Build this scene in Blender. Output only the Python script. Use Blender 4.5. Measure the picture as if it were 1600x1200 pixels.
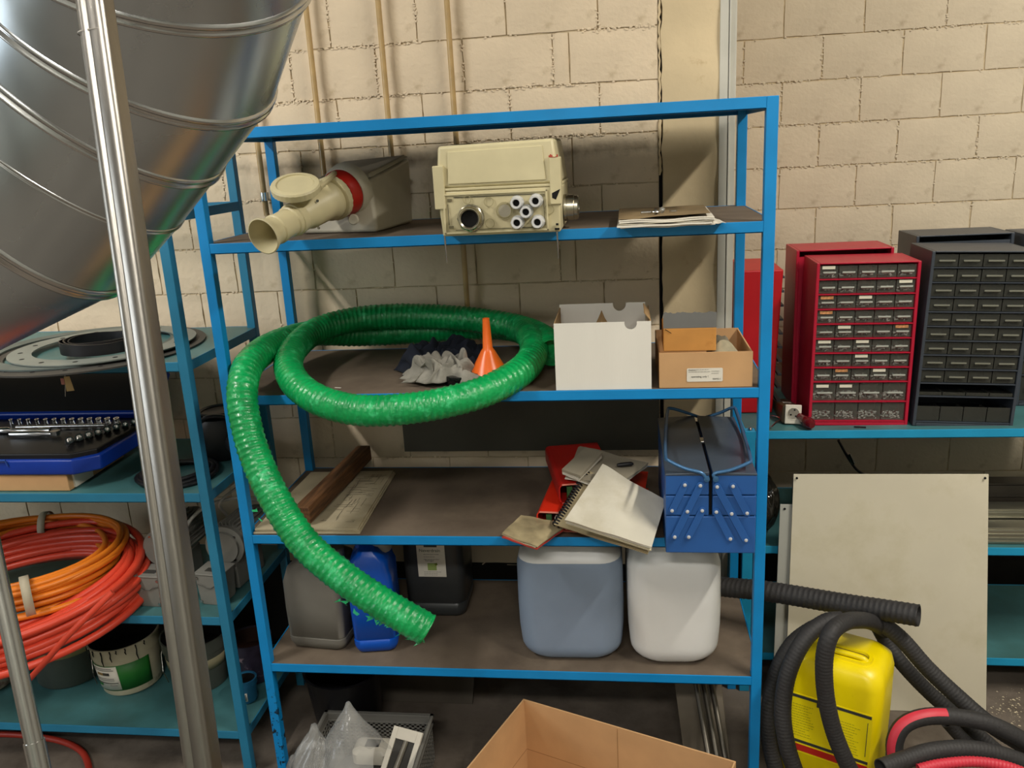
import bpy, bmesh, math, random
import numpy as np
from mathutils import Vector, Matrix, noise
random.seed(7)
for o in list(bpy.data.objects): bpy.data.objects.remove(o)
SC = bpy.context.scene
COL = SC.collection
# ------------------------------------------------------------------ camera
CAMP = np.array([0.9924, -1.9171, 1.6767]); FPX = 1328.7
YAW, PITCH, ROLL = -0.1374, 0.2714, -0.0545
_f = np.array([math.sin(YAW)*math.cos(PITCH), math.cos(YAW)*math.cos(PITCH), -math.sin(PITCH)])
_r = np.array([math.cos(YAW), -math.sin(YAW), 0.0]); _u = np.cross(_r, _f)
CR = math.cos(ROLL)*_r + math.sin(ROLL)*_u
CU = -math.sin(ROLL)*_r + math.cos(ROLL)*_u
CF = _f
cam_data = bpy.data.cameras.new('camera'); cam = bpy.data.objects.new('camera', cam_data); COL.objects.link(cam)
cam_data.sensor_width = 36.0; cam_data.lens = 36.0*FPX/1600.0; cam_data.clip_start = 0.02; cam_data.clip_end = 60
cam.matrix_world = Matrix(((CR[0], CU[0], -CF[0], CAMP[0]), (CR[1], CU[1], -CF[1], CAMP[1]), (CR[2], CU[2], -CF[2], CAMP[2]), (0, 0, 0, 1)))
SC.camera = cam
# ------------------------------------------------------------------ world, lights, exposure
w = bpy.data.worlds.new('world'); SC.world = w; w.use_nodes = True
w.node_tree.nodes['Background'].inputs[0].default_value = (0.95, 0.93, 0.9, 1)
w.node_tree.nodes['Background'].inputs[1].default_value = 0.15
def area(name, loc, target, sx, sy, power, col, rz=None):
    l = bpy.data.lights.new(name, 'AREA'); l.shape = 'RECTANGLE'; l.size = sx; l.size_y = sy; l.energy = power; l.color = col
    o = bpy.data.objects.new(name, l); COL.objects.link(o); o.location = loc
    if target is not None:
        d = Vector(target) - Vector(loc); o.rotation_euler = d.to_track_quat('-Z', 'Y').to_euler()
    return o
area('ceiling_light_right', (2.75, -1.05, 3.3), None, 0.14, 1.5, 58, (1.0, 0.93, 0.82))
area('ceiling_light_left', (-1.3, -1.5, 3.3), None, 0.14, 1.5, 50, (1.0, 0.95, 0.88))
area('ceiling_light_behind', (0.9, -3.4, 3.3), None, 1.5, 0.3, 48, (1.0, 0.96, 0.9))
area('window_light_left', (-3.1, -2.2, 1.9), (0.5, -.6, 1.4), 1.6, 1.2, 34, (0.86, 0.93, 1.0))
SC.view_settings.view_transform = 'Standard'
try: SC.view_settings.look = 'None'
except Exception: pass
SC.view_settings.exposure = 0.78; SC.view_settings.gamma = 1.0
SC.view_settings.use_curve_mapping = False
try:
    SC.cycles.max_bounces = 6; SC.cycles.transparent_max_bounces = 12; SC.cycles.caustics_reflective = False
    SC.cycles.caustics_refractive = False; SC.cycles.use_denoising = True; SC.cycles.sample_clamp_indirect = 4
except Exception: pass

# ------------------------------------------------------------------ helpers
def P(u, v, y=None, z=None, x=None, d=None):
    """point of the room seen at photo pixel (u, v) and lying on a known plane"""
    r = CF + CR*(u-800)/FPX + CU*(600-v)/FPX
    if y is not None: t = (y-CAMP[1])/r[1]
    elif z is not None: t = (z-CAMP[2])/r[2]
    elif x is not None: t = (x-CAMP[0])/r[0]
    else: t = d
    return Vector(CAMP + r*t)
def srgb(c):
    if isinstance(c, str): c = tuple(int(c[i:i+2], 16) for i in (0, 2, 4))
    return tuple(((x/255)/12.92 if x/255 <= .04045 else ((x/255+.055)/1.055)**2.4) for x in c)
MATS = {}
def mat(name, col, rough=.5, metal=0., var=.06, scale=12., bump=0., bscale=60., spec=.5, alpha=1., trans=0., ior=1.45, col2=None, cut=(.45, .6), s2=8., sub=0., coat=0., stretch=None, rvar=0.):
    if name in MATS: return MATS[name]
    m = bpy.data.materials.new(name); m.use_nodes = True; nt = m.node_tree; N = nt.nodes; L = nt.links
    b = N['Principled BSDF']; c = srgb(col)
    tc = N.new('ShaderNodeTexCoord'); mp = N.new('ShaderNodeMapping'); L.new(tc.outputs['Object'], mp.inputs[0])
    if stretch: mp.inputs['Scale'].default_value = stretch
    n1 = N.new('ShaderNodeTexNoise'); n1.inputs['Scale'].default_value = scale; n1.inputs['Detail'].default_value = 5; L.new(mp.outputs[0], n1.inputs[0])
    r1 = N.new('ShaderNodeValToRGB'); L.new(n1.outputs[0], r1.inputs[0])
    r1.color_ramp.elements[0].position = .3; r1.color_ramp.elements[1].position = .7
    r1.color_ramp.elements[0].color = tuple(x*(1-var*2.2) for x in c)+(1,); r1.color_ramp.elements[1].color = tuple(min(1, x*(1+var)) for x in c)+(1,)
    out = r1.outputs[0]
    if col2:
        n2 = N.new('ShaderNodeTexNoise'); n2.inputs['Scale'].default_value = s2; n2.inputs['Detail'].default_value = 8; n2.inputs['Roughness'].default_value = .65; L.new(mp.outputs[0], n2.inputs[0])
        r2 = N.new('ShaderNodeValToRGB'); r2.color_ramp.elements[0].position = cut[0]; r2.color_ramp.elements[1].position = cut[1]; L.new(n2.outputs[0], r2.inputs[0])
        mx = N.new('ShaderNodeMixRGB'); L.new(r2.outputs[0], mx.inputs[0]); L.new(out, mx.inputs[1]); mx.inputs[2].default_value = srgb(col2)+(1,); out = mx.outputs[0]
    L.new(out, b.inputs['Base Color'])
    b.inputs['Roughness'].default_value = rough; b.inputs['Metallic'].default_value = metal; b.inputs['IOR'].default_value = ior
    b.inputs['Specular IOR Level'].default_value = spec; b.inputs['Alpha'].default_value = alpha; b.inputs['Transmission Weight'].default_value = trans
    b.inputs['Coat Weight'].default_value = coat
    if sub: b.inputs['Subsurface Weight'].default_value = sub; b.inputs['Subsurface Radius'].default_value = (.02, .02, .02)
    if rvar:
        mr = N.new('ShaderNodeMapRange'); L.new(n1.outputs[0], mr.inputs[0]); mr.inputs[3].default_value = rough-rvar; mr.inputs[4].default_value = rough+rvar; L.new(mr.outputs[0], b.inputs['Roughness'])
    if bump:
        n3 = N.new('ShaderNodeTexNoise'); n3.inputs['Scale'].default_value = bscale; n3.inputs['Detail'].default_value = 4; L.new(mp.outputs[0], n3.inputs[0])
        bp = N.new('ShaderNodeBump'); bp.inputs['Strength'].default_value = bump; bp.inputs['Distance'].default_value = .004; L.new(n3.outputs[0], bp.inputs['Height']); L.new(bp.outputs[0], b.inputs['Normal'])
    MATS[name] = m; return m

class MB:
    """collects simple shapes and links them as one mesh"""
    def __init__(s): s.v = []; s.f = []; s.M = Matrix.Identity(4)
    def add(s, vs, fs):
        k = len(s.v); s.v += [tuple(s.M @ Vector(p)) for p in vs]; s.f += [tuple(i+k for i in f) for f in fs]; return s
    def box(s, x0, x1, y0, y1, z0, z1):
        return s.add([(x0,y0,z0),(x1,y0,z0),(x1,y1,z0),(x0,y1,z0),(x0,y0,z1),(x1,y0,z1),(x1,y1,z1),(x0,y1,z1)],
                     [(0,3,2,1),(4,5,6,7),(0,1,5,4),(1,2,6,5),(2,3,7,6),(3,0,4,7)])
    def hexa(s, b, t):
        return s.add(list(b)+list(t), [(0,3,2,1),(4,5,6,7),(0,1,5,4),(1,2,6,5),(2,3,7,6),(3,0,4,7)])
    def prism(s, poly, z0, z1):
        n = len(poly); return s.add([(x,y,z0) for x,y in poly]+[(x,y,z1) for x,y in poly], [tuple(range(n-1,-1,-1)), tuple(range(n,2*n))]+[(i,(i+1)%n,(i+1)%n+n,i+n) for i in range(n)])
    def sweep(s, pts, rad, n=10, closed=False, cap=True, prof=None, flat=1.0):
        pts = [Vector(p) for p in pts]; m = len(pts); vs = []
        T = []
        for i in range(m):
            a = pts[(i-1) % m] if (closed or i > 0) else pts[i]; b = pts[(i+1) % m] if (closed or i < m-1) else pts[i]
            t = (b-a); T.append(t.normalized() if t.length > 1e-9 else Vector((0,0,1)))
        ref = Vector((0,0,1)) if abs(T[0].z) < .9 else Vector((1,0,0)); nrm = (ref - T[0]*ref.dot(T[0])).normalized()
        for i in range(m):
            nrm = (nrm - T[i]*nrm.dot(T[i])).normalized(); bn = T[i].cross(nrm)
            r = rad[i] if hasattr(rad, '__len__') else rad
            for k in range(n):
                a = 2*math.pi*k/n; vs.append(pts[i] + nrm*math.cos(a)*r*flat + bn*math.sin(a)*r)
        fs = []
        for i in range(m if closed else m-1):
            j = (i+1) % m
            for k in range(n): fs.append((i*n+k, i*n+(k+1)%n, j*n+(k+1)%n, j*n+k))
        if cap and not closed: fs += [tuple(range(n-1,-1,-1)), tuple(range((m-1)*n, m*n))]
        return s.add(vs, fs)
    def cyl(s, a, b, r, n=16, r2=None): return s.sweep([a, b], [r, r if r2 is None else r2], n)
    def lathe(s, prof, n=24, at=(0,0,0), axis=(0,0,1), closed=False):
        ax = Vector(axis).normalized(); q = Vector((0,0,1)).rotation_difference(ax); at = Vector(at); vs = []
        for r, z in prof:
            for k in range(n):
                a = 2*math.pi*k/n; vs.append(at + q @ Vector((r*math.cos(a), r*math.sin(a), z)))
        m = len(prof); fs = [(i*n+k, i*n+(k+1)%n, (i+1)%m*n+(k+1)%n, (i+1)%m*n+k) for i in range(m if closed else m-1) for k in range(n)]
        if not closed:
            if prof[0][0] > 1e-6: fs.append(tuple(range(n-1,-1,-1)))
            if prof[-1][0] > 1e-6: fs.append(tuple(range((m-1)*n, m*n)))
        return s.add(vs, fs)
    def loft(s, secs, n=6, cap=True):
        """sections (z, hx, hy, r[, cx, cy]) of rounded rectangles"""
        vs = []; per = 4*(n+1)
        for sec in secs:
            z, hx, hy, r = sec[:4]; cx, cy = (sec[4:6] if len(sec) > 4 else (0, 0)); r = min(r, hx, hy)
            for q, (sx, sy) in enumerate(((1,1),(-1,1),(-1,-1),(1,-1))):
                for k in range(n+1):
                    a = math.pi/2*(q + k/n); vs.append((cx+sx*(hx-r)+r*math.cos(a), cy+sy*(hy-r)+r*math.sin(a), z))
        m = len(secs); fs = [(i*per+k, i*per+(k+1)%per, (i+1)*per+(k+1)%per, (i+1)*per+k) for i in range(m-1) for k in range(per)]
        if cap: fs += [tuple(range(per-1,-1,-1)), tuple(range((m-1)*per, m*per))]
        return s.add(vs, fs)
    def sheet(s, fn, nu, nv, th=0.):
        vs = [fn(i/nu, j/nv) for i in range(nu+1) for j in range(nv+1)]
        fs = [(i*(nv+1)+j, (i+1)*(nv+1)+j, (i+1)*(nv+1)+j+1, i*(nv+1)+j+1) for i in range(nu) for j in range(nv)]
        return s.add(vs, fs)
    def mesh(s, name, m, smooth=False, angle=40):
        me = bpy.data.meshes.new(name); me.from_pydata(s.v, [], s.f)
        bm = bmesh.new(); bm.from_mesh(me); bmesh.ops.recalc_face_normals(bm, faces=bm.faces)
        if smooth:
            ca = math.radians(angle)
            for f in bm.faces: f.smooth = True
            for e in bm.edges:
                if len(e.link_faces) == 2 and e.calc_face_angle(0) > ca: e.smooth = False
        bm.to_mesh(me); bm.free(); me.materials.append(m); return me
    def build(s, name, m, parent=None, smooth=False, bevel=0., solid=0., loc=None, angle=40, label=None, seg=2, off=0):
        o = bpy.data.objects.new(name, s.mesh(name, m, smooth, angle)); COL.objects.link(o)
        if parent is not None: o.parent = parent
        if loc is not None: o.location = loc
        if solid:
            k = o.modifiers.new('solid', 'SOLIDIFY'); k.thickness = solid; k.offset = off
        if bevel:
            k = o.modifiers.new('bevel', 'BEVEL'); k.width = bevel; k.segments = seg; k.limit_method = 'ANGLE'
        if label: o['label'] = label
        return o
def thing(name, label, cat, loc=(0,0,0), rz=0., group=None, rot=None):
    o = bpy.data.objects.new(name, None); COL.objects.link(o); o.empty_display_size = .05
    o.location = loc; o.rotation_euler = rot if rot else (0, 0, rz); o['label'] = label; o['category'] = cat
    if group: o['group'] = group
    return o
def tag(o, label, cat, group=None, kind=None):
    o['label'] = label; o['category'] = cat
    if group: o['group'] = group
    if kind: o['kind'] = kind
    return o
def struct(o): o['kind'] = 'structure'; return o
def inst(me, name, parent=None, loc=(0,0,0), rot=(0,0,0), sc=None, label=None):
    o = bpy.data.objects.new(name, me); COL.objects.link(o); o.parent = parent; o.location = loc; o.rotation_euler = rot
    if sc: o.scale = sc
    if label: o['label'] = label
    return o
def copy_tree(o, parent=None):
    c = o.copy(); COL.objects.link(c); c.parent = parent
    for ch in [x for x in bpy.data.objects if x.parent == o]: copy_tree(ch, c)
    return c
def spline(pts, per=8, closed=False):
    pts = [Vector(p) for p in pts]; n = len(pts); out = []
    for i in range(n if closed else n-1):
        p1, p2 = pts[i], pts[(i+1) % n]
        p0 = pts[(i-1) % n] if closed or i > 0 else p1*2-p2; p3 = pts[(i+2) % n] if closed or i < n-2 else p2*2-p1
        for k in range(per):
            t = k/per; out.append(.5*((2*p1)+(-p0+p2)*t+(2*p0-5*p1+4*p2-p3)*t*t+(-p0+3*p1-3*p2+p3)*t**3))
    if not closed: out.append(pts[-1])
    return out
def resample(pts, step):
    out = [pts[0].copy()]; acc = 0.
    for a, b in zip(pts, pts[1:]):
        L = (b-a).length; p = 0.
        while L-p >= step-acc and L > 0:
            p += step-acc; acc = 0.; out.append(a+(b-a)*(p/L))
        acc += L-p
    return out
def text(name, s, size, m, parent, loc, rot=(math.pi/2, 0, 0), align='LEFT', thick=.0002, sx=1.):
    cu = bpy.data.curves.new(name, 'FONT'); cu.body = s; cu.size = size; cu.align_x = align; cu.extrude = thick; cu.resolution_u = 2
    t = bpy.data.objects.new('tmp', cu); COL.objects.link(t)
    dg = bpy.context.evaluated_depsgraph_get(); me = bpy.data.meshes.new_from_object(t.evaluated_get(dg)); bpy.data.objects.remove(t)
    me.materials.clear(); me.materials.append(m)
    o = bpy.data.objects.new(name, me); COL.objects.link(o); o.parent = parent; o.location = loc; o.rotation_euler = rot; o.scale = (sx, 1, 1); return o
def lines(name, m, parent, x0, z0, rows, wid, gap=.004, h=.0009, y=0., seed=1, fill=.6):
    """small print: rows of short dashes, as one flat mesh facing -y"""
    rr = random.Random(seed); b = MB()
    for i in range(rows):
        x = x0; z = z0-i*gap
        while x < x0+wid*(.65+.35*rr.random()):
            l = wid*(.04+.12*rr.random()); b.box(x, min(x+l, x0+wid), y-.0003, y, z-h, z); x += l+wid*.025
    return b.build(name, m, parent)
# ------------------------------------------------------------------ materials used in many places
M_BLUE = mat('blue_paint', '0a86c8', .42, var=.05, scale=9, col2='0f3f66', cut=(.72, .74), s2=30, bump=.05)
M_BLUEWORN = mat('blue_paint_worn', '0a86c8', .45, var=.06, scale=9, col2='12222c', cut=(.555, .57), s2=60, bump=.1)
def gate_low(m, z0, z1):
    nt = m.node_tree; N = nt.nodes; L = nt.links; mx = [n for n in N if n.type == 'MIX_RGB'][0]; src = mx.inputs[0].links[0].from_socket
    tc = N.new('ShaderNodeTexCoord'); sp = N.new('ShaderNodeSeparateXYZ'); L.new(tc.outputs['Object'], sp.inputs[0])
    mr = N.new('ShaderNodeMapRange'); L.new(sp.outputs[2], mr.inputs[0]); mr.inputs[1].default_value = z0; mr.inputs[2].default_value = z1; mr.inputs[3].default_value = 1; mr.inputs[4].default_value = 0
    mu = N.new('ShaderNodeMath'); mu.operation = 'MULTIPLY'; L.new(src, mu.inputs[0]); L.new(mr.outputs[0], mu.inputs[1]); L.new(mu.outputs[0], mx.inputs[0])
gate_low(M_BLUEWORN, .20, .30)
M_TEAL = mat('teal_blue_paint', '26789a', .45, var=.06, scale=8, bump=.05)
M_TEALL = mat('light_teal_blue_paint', '1d93bf', .45, var=.06, scale=8, bump=.05)
M_DECK = mat('teal_deck', '46777a', .42, var=.09, scale=7, bump=.03, col2='3a605f', cut=(.4, .7), s2=4, rvar=.1)
M_BOARD = mat('brown_board', '6e6152', .75, var=.1, scale=6, col2='584c40', cut=(.42, .66), s2=5, bump=.1, bscale=140)
M_BLACK = mat('black_plastic', '17171a', .4, var=.1, bump=.03)
M_HOLE = mat('dark_inside', '060606', .9, var=.02)
M_STEEL = mat('bright_steel', 'b9b8b4', .25, metal=1, var=.05)
M_CHROME = mat('chrome', 'e8e8e8', .18, metal=1, var=.02)
M_PAPER = mat('paper_white', 'd9d4c6', .8, var=.04, scale=15)
M_INK = mat('dark_ink', '33332f', .7, var=.02)
M_INKG = mat('grey_ink', '7d7a74', .7, var=.02)
M_CARD = mat('cardboard', 'c39a6c', .8, var=.05, scale=10, bump=.04, bscale=200)
M_RED = mat('red_enamel', 'b01733', .38, var=.05, bump=.03)
M_CREAM = mat('cream_plastic', 'c9bf98', .42, var=.04, scale=14)
M_GREYP = mat('grey_white_plastic', 'c6c0ad', .4, var=.04, scale=14)
# ------------------------------------------------------------------ structure
def wallmat(name, base, dirt, band=None):
    m = mat(name, base, .85, var=.05, scale=5, bump=.5, bscale=70, col2=dirt, cut=(.60, .78), s2=14)
    nt = m.node_tree; N = nt.nodes; L = nt.links; b = N['Principled BSDF']
    if band:   # noisy brown band across the blocks just below the rack's top board
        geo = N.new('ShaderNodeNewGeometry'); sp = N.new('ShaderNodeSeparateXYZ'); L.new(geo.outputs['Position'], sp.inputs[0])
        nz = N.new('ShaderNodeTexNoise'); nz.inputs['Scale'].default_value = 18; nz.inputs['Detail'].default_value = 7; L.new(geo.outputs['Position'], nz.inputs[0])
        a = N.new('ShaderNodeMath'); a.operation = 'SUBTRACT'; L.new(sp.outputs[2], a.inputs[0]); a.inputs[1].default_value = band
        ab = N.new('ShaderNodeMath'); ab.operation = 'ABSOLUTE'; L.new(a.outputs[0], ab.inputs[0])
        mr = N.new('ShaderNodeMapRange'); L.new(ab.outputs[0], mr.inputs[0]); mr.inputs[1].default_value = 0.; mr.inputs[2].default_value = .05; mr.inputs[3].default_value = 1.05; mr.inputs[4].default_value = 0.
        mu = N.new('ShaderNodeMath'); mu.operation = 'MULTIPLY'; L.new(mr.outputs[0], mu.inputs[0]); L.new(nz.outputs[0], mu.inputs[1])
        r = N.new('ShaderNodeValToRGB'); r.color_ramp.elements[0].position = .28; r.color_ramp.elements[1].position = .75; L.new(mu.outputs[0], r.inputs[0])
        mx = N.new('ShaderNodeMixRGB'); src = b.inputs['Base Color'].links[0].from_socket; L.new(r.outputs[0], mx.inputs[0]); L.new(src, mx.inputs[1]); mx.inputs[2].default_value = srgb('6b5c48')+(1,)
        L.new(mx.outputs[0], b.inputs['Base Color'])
    return m
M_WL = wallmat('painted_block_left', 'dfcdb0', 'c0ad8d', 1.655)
M_WR = wallmat('painted_block_right', 'cabda5', 'ab9c84')
M_MORT = mat('painted_mortar', 'c3b190', .9, var=.1, scale=30, bump=.8, bscale=120, col2='927f62', cut=(.56, .74), s2=12)
M_PLAST = mat('plaster_strip', 'd4c19c', .85, var=.05, scale=6, bump=.3, bscale=40, col2='b69d74', cut=(.62, .75), s2=10)
M_FLOOR = mat('concrete_floor', '6f655a', .8, var=.12, scale=4, bump=.25, bscale=60, col2='4a4138', cut=(.45, .65), s2=3)
M_CEIL = mat('ceiling_grey', 'a5a49e', .9, var=.04)
M_HALL = mat('hall_wall', 'b4b3ab', .8, var=.1, scale=1.2, col2='6f7d72', cut=(.5, .62), s2=.9)
M_DARKW = mat('dark_wall_base', '1d1b18', .9, var=.2, scale=8)
floor = struct(MB().box(-3.2, 4.6, -4.2, 1.12, -.1, 0).build('floor', M_FLOOR))
struct(MB().box(-3.2, 4.6, -4.2, 1.3, 3.45, 3.55).build('ceiling', M_CEIL))
struct(MB().box(-3.2, 4.6, -4.3, -4.2, 0, 3.45).build('wall_rear', M_HALL))
struct(MB().box(-3.3, -3.2, -4.2, .6, 0, 3.45).build('wall_side_left', M_HALL))
struct(MB().box(4.6, 4.7, -4.2, 1.2, 0, 3.45).build('wall_side_right', M_HALL))
YL, YR = .55, 1.10
wl = struct(MB().box(-3.2, 1.262, YL+.0022, 1.3, 0, 3.45).build('wall_left', M_MORT))
wr = struct(MB().box(1.262, 4.6, YR+.0022, 1.3, 0, 3.45).build('wall_right', M_MORT))
CH = .1355; Z0 = 1.833
def block_mesh(wd, m, seed):
    """one painted concrete block, front face towards -y, slightly uneven"""
    rr = random.Random(seed); nx, nz = 6, 4; b = MB(); vs = []; gap = .0022
    for i in range(nx+1):
        for j in range(nz+1):
            e = i in (0, nx) or j in (0, nz); x = gap+(wd-2*gap)*i/nx; z = gap+(CH-2*gap)*j/nz
            vs.append((x + (rr.uniform(-.0012, .0012) if e else 0), (-.0005 if e else -.0032)+rr.uniform(-.0009, .0009), z+(rr.uniform(-.0012, .0012) if e else 0)))
    fs = [(i*(nz+1)+j, (i+1)*(nz+1)+j, (i+1)*(nz+1)+j+1, i*(nz+1)+j+1) for i in range(nx) for j in range(nz)]
    b.add(vs, fs)
    k = len(b.v); b.v += [(gap, .006, gap), (wd-gap, .006, gap), (wd-gap, .006, CH-gap), (gap, .006, CH-gap)]
    c = [0, nx*(nz+1), nx*(nz+1)+nz, nz]
    bot = [i*(nz+1) for i in range(nx+1)]; top = [i*(nz+1)+nz for i in range(nx+1)]; lef = list(range(nz+1)); rig = [nx*(nz+1)+j for j in range(nz+1)]
    b.f += [tuple(bot[::-1])+(k, k+1), tuple(top)+(k+2, k+3), tuple(lef)+(k+3, k), tuple(rig[::-1])+(k+1, k+2)]
    return b.mesh('block', m, smooth=True, angle=30)
def lay_blocks(parent, m, Y, x0, x1, start, zlo, zhi, module, extra=None):
    cache = {}
    k = math.floor((zlo-Z0)/CH)
    while Z0+k*CH < zhi:
        z = Z0+k*CH; st = start+(0 if k % 2 == 0 else module/2)
        xs = [x0]; x = st - math.ceil((st-x0)/module)*module
        while x < x1-.02:
            if x > x0+.02: xs.append(x)
            x += module
        if extra and k % 2 == 0: xs = [q for q in xs if not (extra-.1 < q < extra+.25 and q > extra)]+[extra]; xs = sorted(xs)
        xs.append(x1)
        for a, b in zip(xs, xs[1:]):
            wd = round(b-a, 3)
            key = (wd, random.randrange(3) if abs(wd-module) < .004 else 0)
            if key not in cache: cache[key] = block_mesh(wd, m, hash(key) % 999)
            inst(cache[key], 'block', parent, (a, Y, z))
        k += 1
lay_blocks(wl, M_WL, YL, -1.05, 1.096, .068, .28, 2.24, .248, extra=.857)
lay_blocks(wr, M_WR, YR, 1.262, 2.76, 1.146, .28, 2.24, .2465)
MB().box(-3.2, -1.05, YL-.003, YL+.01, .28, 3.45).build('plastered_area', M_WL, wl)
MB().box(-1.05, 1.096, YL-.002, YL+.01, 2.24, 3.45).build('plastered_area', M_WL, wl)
MB().box(1.262, 4.6, YR-.002, YR+.01, 2.24, 3.45).build('plastered_area', M_WR, wr)
MB().box(2.76, 4.6, YR-.003, YR+.01, 0, 2.24).build('plastered_area', M_WR, wr)
# smooth plaster strip right of the crack, with a ragged left edge
rr = random.Random(3); zz = [i*.03 for i in range(116)]
ed = [1.104+rr.uniform(-.0035, .0035) for _ in zz]
vs = []; fs = []
for i, z in enumerate(zz): vs += [(ed[i], YL-.006, z), (ed[i], YL+.02, z), (1.258, YL-.006+.003*math.sin(i*.9), z), (1.258, YL+.02, z)]
for i in range(len(zz)-1):
    a = i*4; fs += [(a, a+2, a+6, a+4), (a+1, a, a+4, a+5), (a+2, a+3, a+7, a+6)]
MB().add(vs, fs).build('plaster_strip', M_PLAST, wl, smooth=True)
MB().box(1.0955, 1.105, YL+.001, YL+.004, 0, 3.45).build('crack', M_HOLE, wl)
b = MB()
pts = [(1.0985+rr.uniform(-.002, .002), YL-.001+rr.uniform(-.002, .001), 1.58+i*.012) for i in range(52)]
b.sweep(pts, [.003+rr.uniform(-.0012, .0022) for _ in pts], 6); b.build('sealant_bead', M_PLAST, wl, smooth=True)
struct(MB().box(1.256, 1.278, YL-.012, YL+.03, 0, 3.45).box(1.280, 1.284, YL-.014, YL+.03, 0, 3.45).box(1.272, 1.300, YL-.004, YL+.03, 0, 3.45)
       .build('trim_1', mat('grey_steel_trim', 'c4c2b6', .5, var=.04), bevel=.001))
# dark bitumen base of the wall
b = MB(); b.box(-3.2, 1.256, YL-.004, YL+.004, 0, .385); struct(b.build('baseboard_left', M_DARKW))
b = MB(); b.box(1.30, 4.6, YR-.004, YR+.004, 0, .285); struct(b.build('baseboard_right', M_DARKW))
pn = MB().box(.303, 1.092, YL-.02, YL-.006, .775, 1.0).build('wall_panel', mat('dark_grey_board', '55534a', .7, var=.08, scale=5), bevel=.001)
tag(pn, 'dark grey flat board against the wall behind the middle rack between its second and third shelves', 'panel')
# lumps of mortar squeezed from the joints and painted over
def lumps(parent, Y, x0, x1, module, start, seed, n, nm):
    r = random.Random(seed); b = MB()
    for i in range(n):
        k = r.randint(-2, 2) if r.random() < .75 else r.randint(-8, -3); z = Z0+k*CH; cx = r.uniform(x0, x1); cl = noise.noise(Vector((cx*2.2, k*3.1, seed)))
        if cl < .0 and r.random() < .85: continue
        if r.random() < .25:
            st = start+(0 if k % 2 == 0 else module/2); cx = st+round((cx-st)/module)*module+r.uniform(-.003, .003); z = z+r.uniform(0, CH)
            if not x0 < cx < x1: continue
        s = r.uniform(.0016, .0042); c = Vector((cx, Y-.0015, z+r.gauss(0, .0032))); q = [c+Vector((s*math.cos(a)*r.uniform(.7, 1.6), 0, s*math.sin(a)*r.uniform(.6, 1.1))) for a in [j*math.pi/3 for j in range(6)]]; t_ = c+Vector((0, -s*r.uniform(.5, 1.0), 0))
        b.add(q+[t_], [(j, (j+1) % 6, 6) for j in range(6)])
    o = b.build(nm, M_WL if parent is wl else M_WR, parent, smooth=True, angle=75); o['kind'] = 'stuff'
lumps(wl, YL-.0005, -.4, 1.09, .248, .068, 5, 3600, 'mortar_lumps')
lumps(wr, YR-.0005, 1.3, 2.5, .2465, 1.146, 9, 1500, 'mortar_lumps')
# three thin pipes on the wall and a fourth at the left
M_PIPE = mat('yellowed_pipe', 'b89a66', .35, var=.08, scale=20, coat=.3)
for i, (xt, lab) in enumerate([(.142, 'thin yellowed wall pipe behind the plug unit, leftmost of three above the rack'),
                    (.346, 'thin yellowed wall pipe, middle one of the three running above the rack'),
                    (.535, 'thin yellowed wall pipe behind the left end of the junction box'),
                    (-.046, 'short thin yellowed pipe with chrome clamp beside the rear left post of the middle rack')]):
    t = thing('wall_pipe', lab, 'pipe', (xt, .522, 0))
    z0 = [1.53, 1.53, 1.0, 1.52][i]
    MB().cyl((0, 0, z0), (0, 0, 3.45 if i < 3 else 2.4), .0078 if i < 3 else .008, 14).build('pipe_tube', M_PIPE, t, smooth=True)
    if i == 3:
        MB().lathe([(.0085, -.012), (.0125, -.012), (.0125, .012), (.0085, .012)], 16, (0, 0, 1.575)).build('pipe_clamp', M_CHROME, t, smooth=True)
        MB().sweep(spline([(0, 0, 1.53), (.006, -.004, 1.51), (.018, -.01, 1.505)], 5), .0075, 12).build('pipe_bend', M_PIPE, t, smooth=True)
    else:
        for zc in (1.60, 2.3): MB().box(-.011, .011, -.010, .03, zc-.006, zc+.006).build('pipe_clip', M_PIPE, t)
# ------------------------------------------------------------------ racks
def rack(name, label, x0, x1, y0, y1, ztop, levels, mt, mb, pw=.025, bh=.025, worn=None, topboard=True, postzmax=None, deck_y=None, cross=None):
    t = thing(name, label, 'rack', (x0, y0, 0)); W = x1-x0; D = y1-y0
    for i, (px, py) in enumerate(((0, 0), (W-pw, 0), (0, D-pw), (W-pw, D-pw))):
        mm = worn if (worn and i == 0) else mt
        MB().box(px, px+pw, py, py+pw, 0, ztop).build('post', mm, t, bevel=.0015)
    for li, z in enumerate(levels):
        e = .0006
        MB().box(pw, W-pw, e, .004, z-bh, z).box(pw, W-pw, e, .018, z-bh, z-bh+.003).build('front_beam', mt, t, bevel=.0008)
        MB().box(pw, W-pw, D-.004, D-e, z-bh, z).box(pw, W-pw, D-.018, D-e, z-bh, z-bh+.003).build('rear_beam', mt, t, bevel=.0008)
        for sx in (0, 1):
            xa = e if sx == 0 else W-.004; xb = .004 if sx == 0 else W-e
            MB().box(xa, xb, pw, D-pw, z-bh, z).build('side_beam', mt, t, bevel=.0008)
        if cross and li in cross: continue
        MB().box(.0045, W-.0045, pw+.001, D-pw-.001, z-.014, z-.0008).box(pw+.001, W-pw-.001, .0045, pw+.001, z-.014, z-.0008).box(pw+.001, W-pw-.001, D-pw-.001, D-.0045, z-.014, z-.0008).build('shelf_board', mb, t)
    return t
W = 1.32; D = .4827
S1, S2, S3, S4 = 1.494, 1.119, .742, .360
rack('shelving_rack', 'bright blue angle steel rack with brown shelf boards, in the middle', 0, W, 0, D, 1.751, [1.751, S1, S2, S3, S4], M_BLUE, M_BOARD, worn=M_BLUEWORN)
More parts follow.
